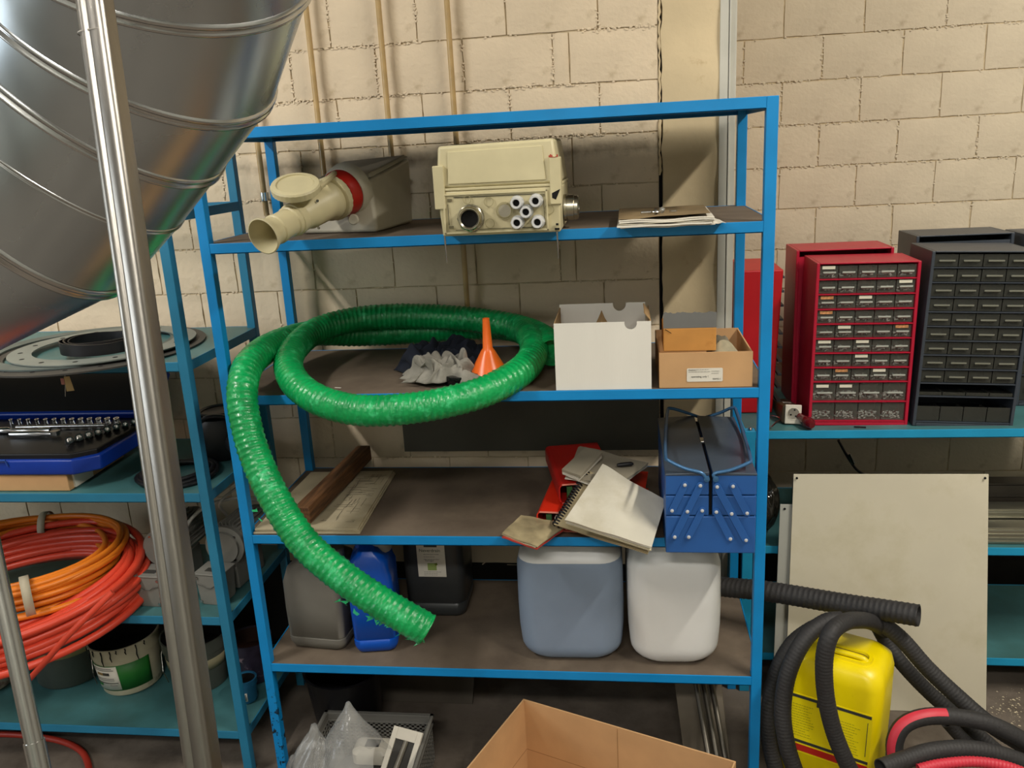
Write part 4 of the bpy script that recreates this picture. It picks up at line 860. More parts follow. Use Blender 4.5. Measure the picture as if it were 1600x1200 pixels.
# socket set
zd = LV[2]+.0004
tb_ = thing('carton', 'flat tan cardboard carton under the blue socket set case', 'box', (-1.0, .018, zd)); MB().box(0, .525, 0, .26, 0, .046).build('carton_body', M_CARD, tb_, bevel=.002)
MB().box(.525,.53,.02,.10,.003,.043).build('end_flap', M_PAPER, tb_)
M_CASE = mat('blue_case', '0d3596', .35, var=.05); M_TRAY = mat('black_tray', '101012', .45, var=.1)
t = thing('socket_set', 'open blue case with chrome sockets and ratchet tools on the left rack', 'tool case', (-.98, .012, zd+.047)); cw, cd = .585, .33
def cham(b, x0, x1, y0, y1, z0, z1, k): b.prism([(x0+k,y0),(x1-k,y0),(x1,y0+k*.8),(x1,y1-k*.5),(x1-k*.5,y1),(x0+k,y1),(x0,y1-k),(x0,y0+k)], z0, z1)
b = MB(); cham(b, 0, cw, 0, cd, 0, .042, .055); b.build('case_base', M_CASE, t, bevel=.005, smooth=True)
b = MB(); cham(b, .012, cw-.012, .012, cd-.010, .036, .056, .05); b.build('insert_tray', M_TRAY, t, bevel=.003)
b = MB(); cham(b, 0, cw, 0, .185, 0, .035, .05); o = b.build('lid', M_CASE, t, bevel=.005); o.location = (0, cd+.003, .045); o.rotation_euler = (math.radians(42), 0, 0)
b = MB(); cham(b, .012, cw-.012, .012, .173, .032, .0365, .045); o = b.build('lid_lining', M_TRAY, t); o.location = (0, cd+.003, .045); o.rotation_euler = (math.radians(42), 0, 0)
MB().sweep([(.25,-.002,.028),(.252,-.004,.044),(.345,-.004,.044),(.348,-.002,.028)], .0025, 8).build('case_handle', mat('blue_handle','2b4f9c',.4), t, smooth=True)
sk = {}
def sock(r, h):
    key = (r, h)
    if key not in sk: sk[key] = MB().lathe([(0,0),(r,0),(r,h*.4),(r*.86,h*.5),(r*.86,h),(r*.55,h),(r*.5,h*.6),(0,h*.6)], 16).mesh('socket', M_CHROME, True, 40)
    return sk[key]
for i in range(13):
    r = .006+.0003*i; inst(sock(round(r,4), .02), 'socket', t, (.17+i*.028, .262, .0545), (math.radians(8), 0, 0))
for i in range(8): inst(sock([.0095,.0105,.0115,.0125][i//2], .026), 'socket', t, (.562-i*.0135, .250-i*.0225, .0545), (math.radians(50), 0, math.radians(40)))
MB().cyl((.22,.215,.064),(.49,.225,.064),.0048,12).build('extension_bar', M_CHROME, t, smooth=True)
MB().lathe([(0,0),(.009,.001),(.010,.03),(.0055,.04),(.0055,.125),(.0085,.13),(.0085,.165),(0,.165)], 16, (.19,.182,.066), (1,-.03,0)).build('extension_bar', M_CHROME, t, smooth=True)
g = MB().lathe([(0,0),(.0075,.002),(.0085,.03),(.0085,.09),(.006,.10),(.006,.13),(0,.13)], 16, (.25,.148,.066), (1,0,0)).lathe([(0,0),(.013,0),(.013,.012),(0,.012)], 8, (.39,.148,.063)); g.build('ratchet', M_CHROME, t, smooth=True)
t = thing('cable_loop', 'thick black cable loops lying on the teal shelf behind the steel pole', 'cable', (-.225, .125, zd))
for i in range(3): MB().sweep([((.105-i*.010)*math.cos(a), (.105-i*.012)*math.sin(a)*.95, .0075+.004*i+.004*math.sin(a*2+i)) for a in [2*math.pi*k/44 for k in range(44)]], .0068, 10, closed=True).build('loop', M_BLACK, t, smooth=True)
t = thing('machine_part', 'dark round black machine cover at right end of the third teal shelf', 'machine', (-.17, .30, zd))
MB().lathe([(0,0),(.07,0),(.08,.02),(.08,.10),(.072,.12),(.05,.13),(0,.132)], 40).build('cover_drum', mat('dark_cover','151618',.4,var=.1), t, smooth=True); MB().lathe([(.05,.132),(.055,.128),(.060,.132),(.055,.136)], 36, closed=True).build('cover_ring', mat('dark_grey_ring','3a3c3c',.3), t, smooth=True)
MB().lathe([(0,0),(.03,0),(.03,.05),(.026,.055),(0,.055)], 24, (.06,-.05,.05), (.6,-.8,.1)).build('port', mat('dark_port','22262a',.35), t, smooth=True)
MB().sweep(spline([(-.05,-.06,.1),(0,-.075,.135),(.05,-.05,.125),(.085,.0,.08)], 6), .006, 8).build('cable', M_BLACK, t, smooth=True)
t = thing('round_canister', 'dim round grey canister at the left edge behind the blue case', 'canister', (-1.10, .40, zd)); MB().lathe([(0,0),(.08,0),(.085,.01),(.085,.20),(.07,.225),(0,.23)], 36).build('drum', mat('dim_grey','5d5a4c',.5), t, smooth=True)
# hose coils
zc = LV[1]+.0004
def coil(name, label, C_, ea, eb, nloops, rt, m, seed, spread, step_n, taper=.02, vary=.02):
    t = thing(name, label, 'hose', C_); r = random.Random(seed); ea = Vector(ea); eb = Vector(eb); nn = ea.cross(eb).normalized()
    for i in range(nloops):
        s = 1-taper*(i % 5)-r.uniform(0, vary); ox = Vector((r.uniform(-1,1)*.012, r.uniform(-1,1)*.012, 0)); lift = nn*(-spread/2+spread*(i+.5)/nloops); ph = r.uniform(0, 6)
        pts = [ea*math.cos(a)*s+eb*math.sin(a)*s+ox+lift+nn*.006*math.sin(a*2+ph)+(ea*math.cos(a)+eb*math.sin(a))*.03*math.sin(a*3+ph) for a in [2*math.pi*k/step_n for k in range(step_n)]]
        MB().sweep(pts, rt, 10, closed=True).build('loop', m, t, smooth=True)
    return t
M_ORH = mat('orange_hose', 'd8771f', .4, var=.06, scale=8); M_RDH = mat('red_hose', 'd2452f', .38, var=.07, scale=8); M_RDD = mat('dark_red_hose', '9c2f22', .45, var=.08)
cO = Vector((-.71,.055,zc+.125)); t = coil('hose_coil', 'coil of orange hose tied with grey tape on the left rack', cO, (.285,.0,-.01), (.02,.26,-.0), 24, .0085, M_ORH, 3, .085, 48, taper=.03, vary=.07)
for an in (-.9, -2.3, 1.8):
    p = Vector((.275*math.cos(an), .24*math.sin(an), 0)); q = Vector((math.cos(an), math.sin(an), 0)); tn = Vector((-math.sin(an), math.cos(an), 0))
    nb_ = 20; vs_ = []
    for k in range(nb_):
        c_ = p+q*(.046*math.cos(k*2*math.pi/nb_)-.014)+Vector((0,0,.056*math.sin(k*2*math.pi/nb_))); vs_ += [c_-tn*.011, c_+tn*.011]
    MB().add(vs_, [(2*k, 2*k+1, (2*k+3) % (2*nb_), (2*k+2) % (2*nb_)) for k in range(nb_)]).build('tape_band', mat('grey_tape','a9a08a',.6), t, smooth=True, solid=.001)
cR = Vector((-.715,-.01,zc+.05)); coil('hose_coil', 'large coil of red hose hanging forward over the front edge of the left rack', cR, (.365,.05,.015), (.05,.285,.055), 26, .0108, M_RDH, 8, .09, 56, taper=.04, vary=.10)
t = tag(MB().sweep(spline([P(176,925,y=-.27), P(140,960,y=-.30), P(100,1000,y=-.31), P(70,1035,y=-.30), P(45,1062,y=-.28)], 6), .0075, 10).build('hose_end', M_RDH, smooth=True), 'loose thin red hose end crossing the red coil diagonally', 'hose')
t = tag(MB().sweep(spline([P(-60,1150,z=.012), P(0,1147,z=.012), P(50,1150,z=.012), P(95,1158,z=.012), P(125,1172,z=.012), P(138,1195,z=.012), P(140,1230,z=.012)], 8), .0095, 12).build('air_hose', M_RDD, smooth=True), 'dull red hose lying on the floor at lower left', 'hose')
# gear motors
M_MOT = mat('motor_grey', '7c7b74', .5, var=.06, bump=.1)
def motor(label, x, y, rz):
    t = thing('gear_motor', label, 'motor', (x, y, zc), rz)
    MB().loft([(0,.033,.034,.008),(.008,.036,.036,.008),(.085,.042,.036,.008),(.092,.042,.036,.006)], 4).build('terminal_box', M_MOT, t, smooth=True)
    MB().box(-.044,.044,-.038,.038,.089,.094).build('box_lid', M_MOT, t, bevel=.002); MB().box(-.018,.018,-.02,.0,.0938,.0948).build('name_plate', M_INK, t)
    for x_, z_ in ((-.034,.080),(.034,.080),(-.030,.01),(.030,.01)): MB().lathe([(0,0),(.005,0),(.004,.003),(0,.003)], 10, (x_,-.036,z_), (0,-1,0)).build('screw', M_STEEL, t, smooth=True)
    MB().sweep([(-.036,-.038,.064),(-.018,-.0385,.060),(-.008,-.0385,.053),(.008,-.0385,.053),(.018,-.0385,.060),(.036,-.038,.064)], .0012, 6).build('moulded_line', mat('dark_line','55544f',.6), t)
    MB().lathe([(0,0),(.055,0),(.058,.006),(.058,.016),(.046,.02),(.046,.03),(0,.03)], 36, (.0,.075,.13), (.1,-1,.05)).build('flange', M_MOT, t, smooth=True)
    for k in range(4): a = k*math.pi/2+.7; MB().lathe([(0,0),(.005,0),(.004,.004),(0,.004)], 8, (.048*math.cos(a),.058,.13+.048*math.sin(a)), (0,-1,0)).build('flange_bolt', M_STEEL, t)
    b = MB(); b.lathe([(0,0),(.052,0),(.052,.16),(.045,.18),(0,.18)], 36, (.0,.075,.13), (0,1,0)); b.build('motor_body', M_MOT, t, smooth=True)
    for k in range(18):
        a = math.pi*(k/17)*1.1-.15; ca, sa = math.cos(a), math.sin(a); MB().hexa([(.05*ca-.0012*sa,.09,.13+.05*sa+.0012*ca),(.05*ca+.0012*sa,.09,.13+.05*sa-.0012*ca),(.05*ca+.0012*sa,.21,.13+.05*sa-.0012*ca),(.05*ca-.0012*sa,.21,.13+.05*sa+.0012*ca)],
            [(.064*ca-.0012*sa,.09,.13+.064*sa+.0012*ca),(.064*ca+.0012*sa,.09,.13+.064*sa-.0012*ca),(.064*ca+.0012*sa,.21,.13+.064*sa-.0012*ca),(.064*ca-.0012*sa,.21,.13+.064*sa+.0012*ca)]).build('cooling_fin', M_MOT, t)
    MB().box(-.03,.03,.06,.2,.0,.085).build('foot_block', M_MOT, t, bevel=.004); return t
motor('grey gear motor to the left of the thick steel pole on the left rack', -.325, .085, -.05)
motor('grey gear motor to the right of the thick steel pole on the left rack', -.150, .100, -.12)
for i, pts in enumerate(([(-.30,.06,zc+.02),(-.275,.04,zc+.06),(-.25,.1,zc+.17),(-.2,.16,zc+.24),(-.12,.2,zc+.26),(-.08,.28,zc+.22)], [(-.29,.05,zc+.03),(-.26,.05,zc+.10),(-.22,.14,zc+.22),(-.14,.24,zc+.285),(-.09,.3,zc+.3)], [(-.155,.22,zc+.2),(-.13,.15,zc+.27),(-.09,.22,zc+.3)])):
    t = MB().sweep(spline(pts, 8), .005-.0006*i, 10).build('motor_cable', mat('grey_cable','9c9a92',.45), smooth=True); tag(t, ['thickest grey motor cable rising from the left gear motor','thin grey cable arching behind the teal post beside the gear motors','short grey cable above the right gear motor'][i], 'cable')
# buckets
zb = LV[0]+.0004
def bucket(label, x, y, r0, r1, h, m, bands=(), rz=0, inner=M_HOLE, handle=True, rot=None, cat='bucket', content=None):
    t = thing('bucket' if cat == 'bucket' else 'can', label, cat, (x, y, zb), rz, rot=rot); R_ = lambda z: r0+(r1-r0)*z/h
    MB().lathe([(0,0),(r0-.004,0),(r0,.006),(R_(h*.75),h*.75),(R_(h*.75)+.004,h*.76),(r1+.003,h-.006),(r1+.004,h),(r1-.001,h),(R_(h*.7)-.003,h*.7),(r0-.003,.006),(0,.006)], 48).build('bucket_body', m, t, smooth=True, angle=50)
    MB().lathe([(0,h*.62),(R_(h*.62)-.0035,h*.62),(r1-.002,h-.004),(R_(h*.62)-.005,h*.63),(0,h*.63)], 40).build('inner_wall', inner, t, smooth=True)
    for nm, z0, z1, a0, a1, mm in bands:
        b = MB(); k = 20; vs = []
        for i in range(k+1):
            a = a0+(a1-a0)*i/k
            for z in (z0, z1): vs.append(((R_(z)+.0012)*math.cos(a), (R_(z)+.0012)*math.sin(a), z))
        b.add(vs, [(2*i, 2*i+2, 2*i+3, 2*i+1) for i in range(k)]); b.build(nm, mm, t, smooth=True, solid=.0006, off=1)
    if handle:
        pts = [(-(r1+.004), 0, h-.03), (-(r1+.016), -.012, h*.55), (-(r1+.002), -.04, h*.30), (-r1*.6, -r1*.85, h*.26)]
        b = MB(); b.sweep(pts, .0014, 8); b.build('wire_handle', M_STEEL, t, smooth=True)
    return t
M_WBK = mat('dirty_white_bucket', 'bfb79c', .5, var=.08, scale=10, col2='8b8066', cut=(.62, .72), s2=18)
M_GRN = mat('green_label', '1f6a24', .5, var=.05)
t = bucket('white plastic bucket with green label and black drips', -.545, .225, .088, .101, .165, M_WBK, bands=(('green_label', .022, .110, -2.5, -.35, M_GRN),), rz=.0, rot=(0, -.05, 0))
b = MB(); k = 12; vs = []
for i in range(k+1):
    a = -2.28+i/k*.93
    for z in (.026, .108): vs.append(((.088+.013*z/.165+.0026)*math.cos(a), (.088+.013*z/.165+.0026)*math.sin(a), z))
b.add(vs, [(2*i, 2*i+2, 2*i+3, 2*i+1) for i in range(k)]); wl_ = b.build('white_label', M_PAPER, t, smooth=True, solid=.0005)
def curved(name, m, a0, a1, z0, z1, R, parent):
    b = MB(); k = 6; vs = []
    for i in range(k+1):
        a = a0+(a1-a0)*i/k
        for z in (z0, z1): vs.append((R*math.cos(a), R*math.sin(a), z))
    b.add(vs, [(2*i, 2*i+2, 2*i+3, 2*i+1) for i in range(k)]); return b.build(name, m, parent, solid=.0004)
for a0, a1, z, h_, m_x in ((-2.2,-1.5,.101,.002,M_INKG),(-2.2,-1.45,.095,.002,M_INKG),(-2.1,-1.72,.078,.008,mat('tan_print','8b6f3f',.6)),(-1.85,-1.62,.078,.009,M_INK),(-2.2,-1.5,.066,.002,M_INKG),(-2.2,-1.5,.060,.002,M_INKG),(-2.25,-1.4,.050,.002,M_INK),(-2.22,-2.0,.040,.007,M_GRN),(-1.7,-1.45,.041,.003,M_INKG)):
    curved('print', m_x, a0, a1, z, z+h_, .0905+.013*z/.165+.0018, wl_)
rr = random.Random(6)
for i in range(9):
    a = -2.4+i*.24+rr.uniform(-.05,.05); z1_ = .163; ln = rr.choice((.012,.02,.035,.05,.014)); MB().sweep([((.1055)*math.cos(a+.02*math.sin(s*9)), (.1055)*math.sin(a+.02*math.sin(s*9)), z1_-ln*s) for s in (0,.3,.6,1)], [.0022,.0016,.002,.001], 6).build('paint_drip', M_HOLE, t)
M_DBK = mat('dark_bucket', '4d5048', .5, var=.12, scale=8)
bucket('dark grey bucket with a cream band behind the thick steel pole', -.325, .235, .080, .097, .170, M_DBK, bands=(('cream_band', .075, .110, -3.1, .0, mat('cream_band','8f886a',.6)),), handle=True)
bucket('grey-green bucket with pale yellow rim band behind the thin steel pole', -.775, .255, .098, .105, .17, mat('grey_green_bucket','49514b',.5,var=.1), bands=(('pale_band', .105, .160, -3.1, .0, mat('pale_yellow','a9a274',.5)),), handle=False)
t = bucket('white bucket with wire handle at the left edge of the lowest teal shelf', -1.035, .185, .095, .105, .10, mat('white_bucket_red','b5aa9c',.5,var=.1,col2='7c3f34',cut=(.55,.62),s2=9), handle=True)
bucket('small dark paint can with purple smears right of the steel pole', -.165, .265, .058, .062, .135, mat('smeared_can','3b3346',.4,var=.3,scale=14,col2='8c7a86',cut=(.6,.66),s2=22), inner=mat('brown_paint','3a2318',.5), handle=True, cat='can')
t = bucket('small blue plastic tub with white barcode label right of the steel pole', -.135, .145, .028, .030, .075, mat('blue_tub','2a6f96',.35,var=.05), handle=False, cat='can', bands=(('white_label', .012, .040, -1.9, -1.1, M_PAPER),))
for k in range(7): a = -1.8+k*.09; MB().box(-.0008,.0008,-.0002,.0002,.016,.036).build('barcode_bar', M_INK, t, loc=(.0305*math.cos(a),.0308*math.sin(a),0)).rotation_euler = (0,0,a+math.pi/2)
# ------------------------------------------------------------------ right side: drawer cabinets
zD = .8585+.0004
M_DRW = mat('clear_drawer', '75766d', .2, var=.15, alpha=.24, spec=.6)
M_DRK = mat('smoked_drawer', '3a3b36', .28, var=.06, alpha=.75, spec=.6)
M_HNDL = mat('drawer_grip', 'b9bcb2', .25, var=.05, alpha=.85)
M_HNDK = mat('smoked_grip', '77786c', .3, var=.05)
M_BLKC = mat('black_cabinet', '3a4048', .4, var=.06, bump=.03)
M_SCR = mat('screw_metal', 'dedcd4', .35, metal=.1, var=.15)
mesh_cache = {}
def drawer_mesh(w, h, m):
    b = MB(); th = .0018; g = .0012; d = .05
    b.box(g, w-g, 0, th, g, h-g*2.5).box(g, g+th, th, d, g, h*.8).box(w-g-th, w-g, th, d, g, h*.8).box(g+th, w-g-th, th, d, g, g+th)
    return b.mesh('drawer', m)
def grip_mesh(w, h, m):
    b = MB(); c = w/2; z = h*.42; b.hexa([(c-w*.33,-.007,z),(c+w*.33,-.007,z),(c+w*.26,0,z-.004),(c-w*.26,0,z-.004)], [(c-w*.33,-.007,z+.0045),(c+w*.33,-.007,z+.0045),(c+w*.26,0,z+.003),(c-w*.26,0,z+.003)])
    return b.mesh('grip', m)
def bits_mesh(w, h, seed, n):
    r = random.Random(seed); b = MB()
    for i in range(n):
        x = r.uniform(.006, w-.010); y = r.uniform(.003, .022); z = r.uniform(.004, h*.42); l = r.uniform(.004, .011); a = r.uniform(0, 3.14)
        b.sweep([(x-l*math.cos(a)*.5, y, z-l*math.sin(a)*.18), (x+l*math.cos(a)*.5, y+.003, z+l*math.sin(a)*.18)], r.uniform(.0010, .0022), 5)
    return b.mesh('hardware', M_SCR)
card_me = MB().box(0, .034, -.0006, 0, 0, .0085).mesh('label_card', mat('card_white', 'dcd6c2', .7, var=.03))
card_or = MB().box(0, .034, -.0006, 0, 0, .0085).mesh('label_card', mat('card_orange', 'c98d5a', .7, var=.25, scale=150))
def cabinet(label, x, y, wd, dp, ht, rz, m, rows, m_dr, m_grip, lean=0., bits=True, cards=(), group=None, filled=True, roty=0.):
    t = thing('drawer_cabinet', label, 'cabinet', (x, y, zD), rot=(0, 0, rz), group=group)
    th = .009
    if roty: t.rotation_euler = (0, roty, rz)
    MB().box(0, th, 0, dp, 0, ht).build('side_panel', m, t, bevel=.002); MB().box(wd-th, wd, 0, dp, 0, ht).build('side_panel', m, t, bevel=.002)
    MB().box(th, wd-th, 0, dp, ht-.004, ht).build('top_panel', m, t, bevel=.001); MB().box(th, wd-th, 0, dp, 0, .009).build('bottom_panel', m, t, bevel=.001); MB().box(th, wd-th, dp-.003, dp, .009, ht-.004).build('rear_panel', m, t)
    if not filled: MB().box(th, wd-th, .004, .008, .009, ht-.02).build('closed_front', m, t); return t
    z = ht-.006; n = sum(r[0] for r in rows); un = (ht-.017)/n; iw = wd-2*th; ri = 0
    for units, cols, style in rows:
        h = units*un; z0 = z-h; MB().box(th, wd-th, .001, dp-.005, z0-.0, z0+.0028).build('divider_shelf', m, t)
        cwid = iw/cols
        for c in range(cols):
            k = (round(cwid, 4), round(h, 4), m_dr.name, style)
            if style == 'low': hh = h*.35
            elif style == 'mid': hh = h*.62
            else: hh = h-.003
            if k not in mesh_cache: mesh_cache[k] = (drawer_mesh(cwid, hh, m_dr), grip_mesh(cwid, hh, m_grip))
            d = inst(mesh_cache[k][0], 'drawer', t, (th+c*cwid, .006, z0+.003))
            if style == 'full' and not (bits and ri > 8): inst(mesh_cache[k][1], 'grip', d, (0, 0, 0))
            if bits:
                nb = 46 if h > .05 else (22 if (ri*5+c) % 3 == 0 or ri in (5, 7) else 9)
                kk = ('b', k, (ri*7+c*3) % 6, nb)
                if kk not in mesh_cache: mesh_cache[kk] = bits_mesh(cwid, hh, (ri*7+c*3) % 6+nb, nb)
                o = inst(mesh_cache[kk], 'hardware', d); o['kind'] = 'stuff'
            if (ri, c) in cards: inst(card_or if cards[(ri, c)] else card_me, 'label_card', d, (cwid*.14, -.0008, hh-.012 if hh < .05 else hh-.016))
        z = z0; ri += 1
    return t
cabinet('red drawer cabinet full of small clear drawers with screws on the right rack', 1.513, .497, .273, .17, .468, .0, M_RED, [(1,5,'full')]*8+[(1.4,4,'full'),(1.4,4,'full')], M_DRW, M_HNDL,
        cards={(0,0):0,(1,4):0,(2,0):1,(2,2):0,(3,0):1,(4,1):0,(4,4):1,(5,0):0,(5,2):0,(6,2):0,(7,1):1,(7,3):0,(8,0):0,(8,1):0}, roty=.012)
cabinet('black drawer cabinet with smoked drawers in the front row at the right', 1.795, .485, .265, .19, .492, -.02, M_BLKC, [(1,4,'full')]*9+[(.95,4,'low'),(1.85,4,'mid')], M_DRK, M_HNDK, bits=False, roty=.035)
cabinet('second red drawer cabinet standing hidden behind the red one', 1.500, .685, .275, .17, .480, .0, M_RED, [], M_DRW, M_HNDL, filled=False)
cabinet('black drawer cabinet standing behind the front black one', 1.845, .72, .27, .17, .505, .0, M_BLKC, [], M_DRK, M_HNDK, filled=False)
cabinet('black drawer cabinet at the right edge of the picture, behind the front black one', 2.14, .66, .265, .19, .50, .0, M_BLKC, [(1,4,'full')]*9+[(1.8,4,'full')], M_DRK, M_HNDK, bits=False)
t = thing('drawer_cabinet', 'plain bright red cabinet seen from its closed side behind the right post', 'cabinet', (1.335, .62, zD))
M_RED2 = mat('bright_red_enamel', 'b8101c', .4, var=.05, bump=.03)
MB().hexa([(0,0,0),(.098,0,0),(.10,.26,0),(.0,.26,0)], [(0,0,.435),(.118,0,.435),(.12,.26,.435),(.0,.26,.435)]).build('cabinet_body', M_RED2, t, bevel=.004)
b = MB()
for i in range(10):
    z = .03+i*.042; MB().box(.112,.1235,.01,.24,z,z+.006).build('drawer_edge', M_BLKC, t)
# socket outlet, brown device, screwdriver etc.
t = thing('socket_outlet', 'white square socket outlet on a brown box beside the red screwdriver handle', 'socket', P(1236,664,z=zD)+Vector((-.018,.0,.004)), rot=(-.18,.05,.0))
MB().box(0,.046,0,.008,0,.056).build('face_plate', M_WPL, t, bevel=.002); MB().lathe([(.0185,0),(.0185,.0012),(.0165,.0012),(.0165,0)], 30, (.023,-.0,.030), (0,-1,0)).build('raised_rim', M_WPL, t, smooth=True)
for x, z in ((.026,.041),(.016,.027),(.030,.023)): MB().lathe([(0,0),(.0026,0),(.0026,.0008),(0,.0008)], 12, (x,0,z), (0,-1,0)).build('pin_hole', M_HOLE, t)
M_BRN = mat('brown_case', '54462f', .35, var=.1); MB().box(-.006,.044,.009,.19,.0,.052).build('brown_box', M_BRN, t, bevel=.004); MB().box(.008,.032,.08,.10,.0518,.0535).build('paper_spot', M_PAPER, t)
t = thing('screwdriver', 'dark red bulbous screwdriver handle lying at the foot of the red cabinet', 'screwdriver', P(1268,664,z=zD+.014))
MB().lathe([(0,0),(.009,.001),(.0155,.010),(.0165,.026),(.013,.045),(.0095,.06),(.0105,.066),(0,.068)], 24, (.0,-.012,.002), (-.35,.93,.12)).build('handle', mat('dark_red_gloss','5d0e16',.12,coat=.5), t, smooth=True)
MB().cyl((-.022,.05,.009),(-.05,.13,.012),.003,8).build('shaft', M_STEEL, t, smooth=True)
t = MB().sweep(spline([P(1205,668,z=zD+.004), P(1214,659,z=zD+.006), P(1222,655,z=zD+.008), P(1216,652,z=zD+.004), P(1206,650,z=zD+.004)], 5), .0024, 8).build('bent_wire', M_CHROME, smooth=True); tag(t, 'short bent shiny wire lying beside the right rack post', 'wire')
t = MB().hexa([(0,0,0),(.03,-.006,0),(.03,-.001,0),(0,.004,0)], [(0,0,.003),(.03,-.006,.003),(.03,-.001,.003),(0,.004,.003)]).build('plastic_clip', M_BLACK, loc=P(1335,668,z=zD)); tag(t, 'small black clip lying on the teal deck in front of the red drawer cabinet', 'clip')
t = MB().lathe([(0,0),(.006,0),(.006,.004),(.003,.007),(0,.007)], 12).build('bolt_end', M_STEEL, loc=P(1172,672,z=zD), smooth=True); tag(t, 'small bolt end at the left front corner of the right rack deck', 'bolt')
# things on the lower shelf of the right rack
zE = .4985+.0004
M_ALU = mat('aluminium_profile', 'a9a797', .32, metal=.9, var=.06)
for i, (y0, z0, h, mm, lab) in enumerate(((.475, .0, .055, M_ALU, 'pale aluminium profile, front one of the stack on the right rack lower shelf'), (.56, .0, .075, M_ALU, 'pale aluminium profile lying behind the front profile on the right rack'), (.65, .0, .12, mat('dark_profile','3c372f',.4,var=.1), 'dark profile lying at the back of the right rack lower shelf'))):
    t = thing('metal_profile', lab, 'profile', (1.52, y0, zE+z0)); b = MB()
    MB().box(0, 1.0, 0, .07, 0, h-.012).build('profile_body', mm, t, bevel=.002)
    for k in range(3): MB().box(0, 1.0, -.004, .0, .006+k*(h-.02)/3, .010+k*(h-.02)/3).build('flute', mm, t, bevel=.001)
    MB().box(0, 1.0, .005, .06, h-.012, h-.006).build('top_rib', mm, t, bevel=.001)
t = thing('plastic_bag', 'dark shiny plastic bag stuffed at left end of the right rack lower shelf', 'bag', (1.40, .60, zE)); b = MB()
def bg(u, v):
    a = 2*math.pi*u; ph = math.pi*v; k = Vector((math.cos(a)*2, math.sin(a)*2, v*4)); r = 1+.25*noise.noise(k*1.2)
    return Vector((.055*r*math.sin(ph)*math.cos(a), .11*r*math.sin(ph)*math.sin(a), max(.001, .085-.085*r*math.cos(ph))))
b.sheet(bg, 40, 30); b.build('film', mat('dark_film','26241f',.12,var=.3,scale=20,bump=.8,bscale=20,coat=.5), t, smooth=True, angle=80)
t = thing('black_cable', 'black cable with pale connector hanging below the right rack deck', 'cable', (0,0,0))
MB().sweep(spline([P(1310,688,y=.80), P(1325,715,y=.82), P(1340,735,y=.85), P(1362,748,y=.88)], 6), .0045, 8).build('cord', M_BLACK, t, smooth=True); MB().cyl(P(1326,708,y=.815), P(1333,724,y=.825), .0065, 10).build('connector', M_STEEL, t, smooth=True)
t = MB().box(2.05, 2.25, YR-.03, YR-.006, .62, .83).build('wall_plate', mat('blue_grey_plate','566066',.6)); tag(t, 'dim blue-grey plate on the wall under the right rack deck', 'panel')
# leaning panels
M_PNL = mat('beige_panel', 'd0c9b3', .55, var=.04, scale=3, col2='b8b092', cut=(.5, .75), s2=3)
M_PNL2 = mat('grey_white_panel', 'a9aaa2', .55, var=.04, scale=3)
def panel(label, q, th, m, holes):
    t = thing('cladding_board', label, 'panel', (0,0,0)); q = [Vector(v) for v in q]; nn = (q[1]-q[0]).cross(q[3]-q[0]).normalized()
    if nn.y < 0: nn = -nn
    MB().hexa([q[0], q[1], q[1]+nn*th, q[0]+nn*th], [q[3], q[2], q[2]+nn*th, q[3]+nn*th]).build('sheet', m, t, bevel=.001)
    for h in holes: MB().lathe([(0,0),(.0035,0),(.0035,.001),(0,.001)], 12, Vector(h)-nn*.0004, -nn).build('screw_hole', M_HOLE, t)
    return t
p0, p1 = P(1240,741,y=.435), P(1545,741,y=.435); pb = P(1541,1115,z=.001); yb = pb.y
bl = Vector((p0.x-.012, yb, .001)); br_ = Vector((p1.x+.02, yb, .001))
br_ = Vector((pb.x, yb, .001))
panel('large beige sheet metal panel leaning against the front of the right rack', [bl, br_, p1, p0], .003, M_PNL, [P(1245,747,y=.43), P(1539,747,y=.43), P(1245,747,y=.43)])
g0 = P(1219,788,y=.437); g1 = Vector((g0.x+.30, g0.y, g0.z)); gb = Vector((g0.x-.012, yb+.018, .001)); gb1 = Vector((g0.x+.30, yb+.018, .001))
panel('narrow grey-white panel leaning behind the large beige one, only its left edge showing', [gb, gb1, g1, g0], .003, M_PNL2, [P(1226,795,y=.435)])
# yellow canister
M_YEL = mat('yellow_hdpe', 'e6cf00', .36, var=.05, scale=6, col2='b89f10', cut=(.66, .74), s2=26, bump=.05)
t = thing('yellow_canister', 'yellow plastic canister with a red-striped label on the floor at the right', 'canister', (1.515, .055, .004), rot=(.0, .02, -.45)); hx, hy, h = .117, .095, .418
secs = [(0,hx-.014,hy-.014,.03),(.005,hx-.005,hy-.005,.035),(.02,hx,hy,.035),(h*.6,hx+.001,hy,.036),(h-.05,hx,hy,.036),(h-.02,hx-.006,hy-.006,.04),(h-.006,hx-.018,hy-.018,.045),(h,hx-.03,hy-.03,.045)]
body = MB().loft(secs, 8).build('body', M_YEL, t, smooth=True, angle=60)
# handle recess on the top front with a grip bar
b = MB(); b.loft([(h-.0005,.060,.030,.024,.02,-.030),(h+.006,.058,.028,.023,.02,-.030),(h+.006,.050,.021,.018,.02,-.030),(h+.0005,.048,.019,.018,.02,-.030)], 8, cap=False); b.build('recess_rim', M_YEL, t, smooth=True)
MB().loft([(h+.0002,.050,.020,.018,.02,-.030),(h+.0012,.050,.020,.018,.02,-.030)], 8).build('recess', mat('dark_yellow','7d6b08',.5), t, smooth=True)
MB().sweep(spline([(-.035,-.042,h+.002),(-.02,-.042,h+.009),(.05,-.042,h+.009),(.068,-.042,h+.002)], 6), .0075, 10).build('grip_bar', M_YEL, t, smooth=True)
MB().lathe([(0,0),(.022,0),(.024,.003),(.024,.022),(.020,.026),(0,.026)], 28, (-.052,.040,h-.004)).build('screw_lid', M_YEL, t, smooth=True)
yl = -hy-.0012
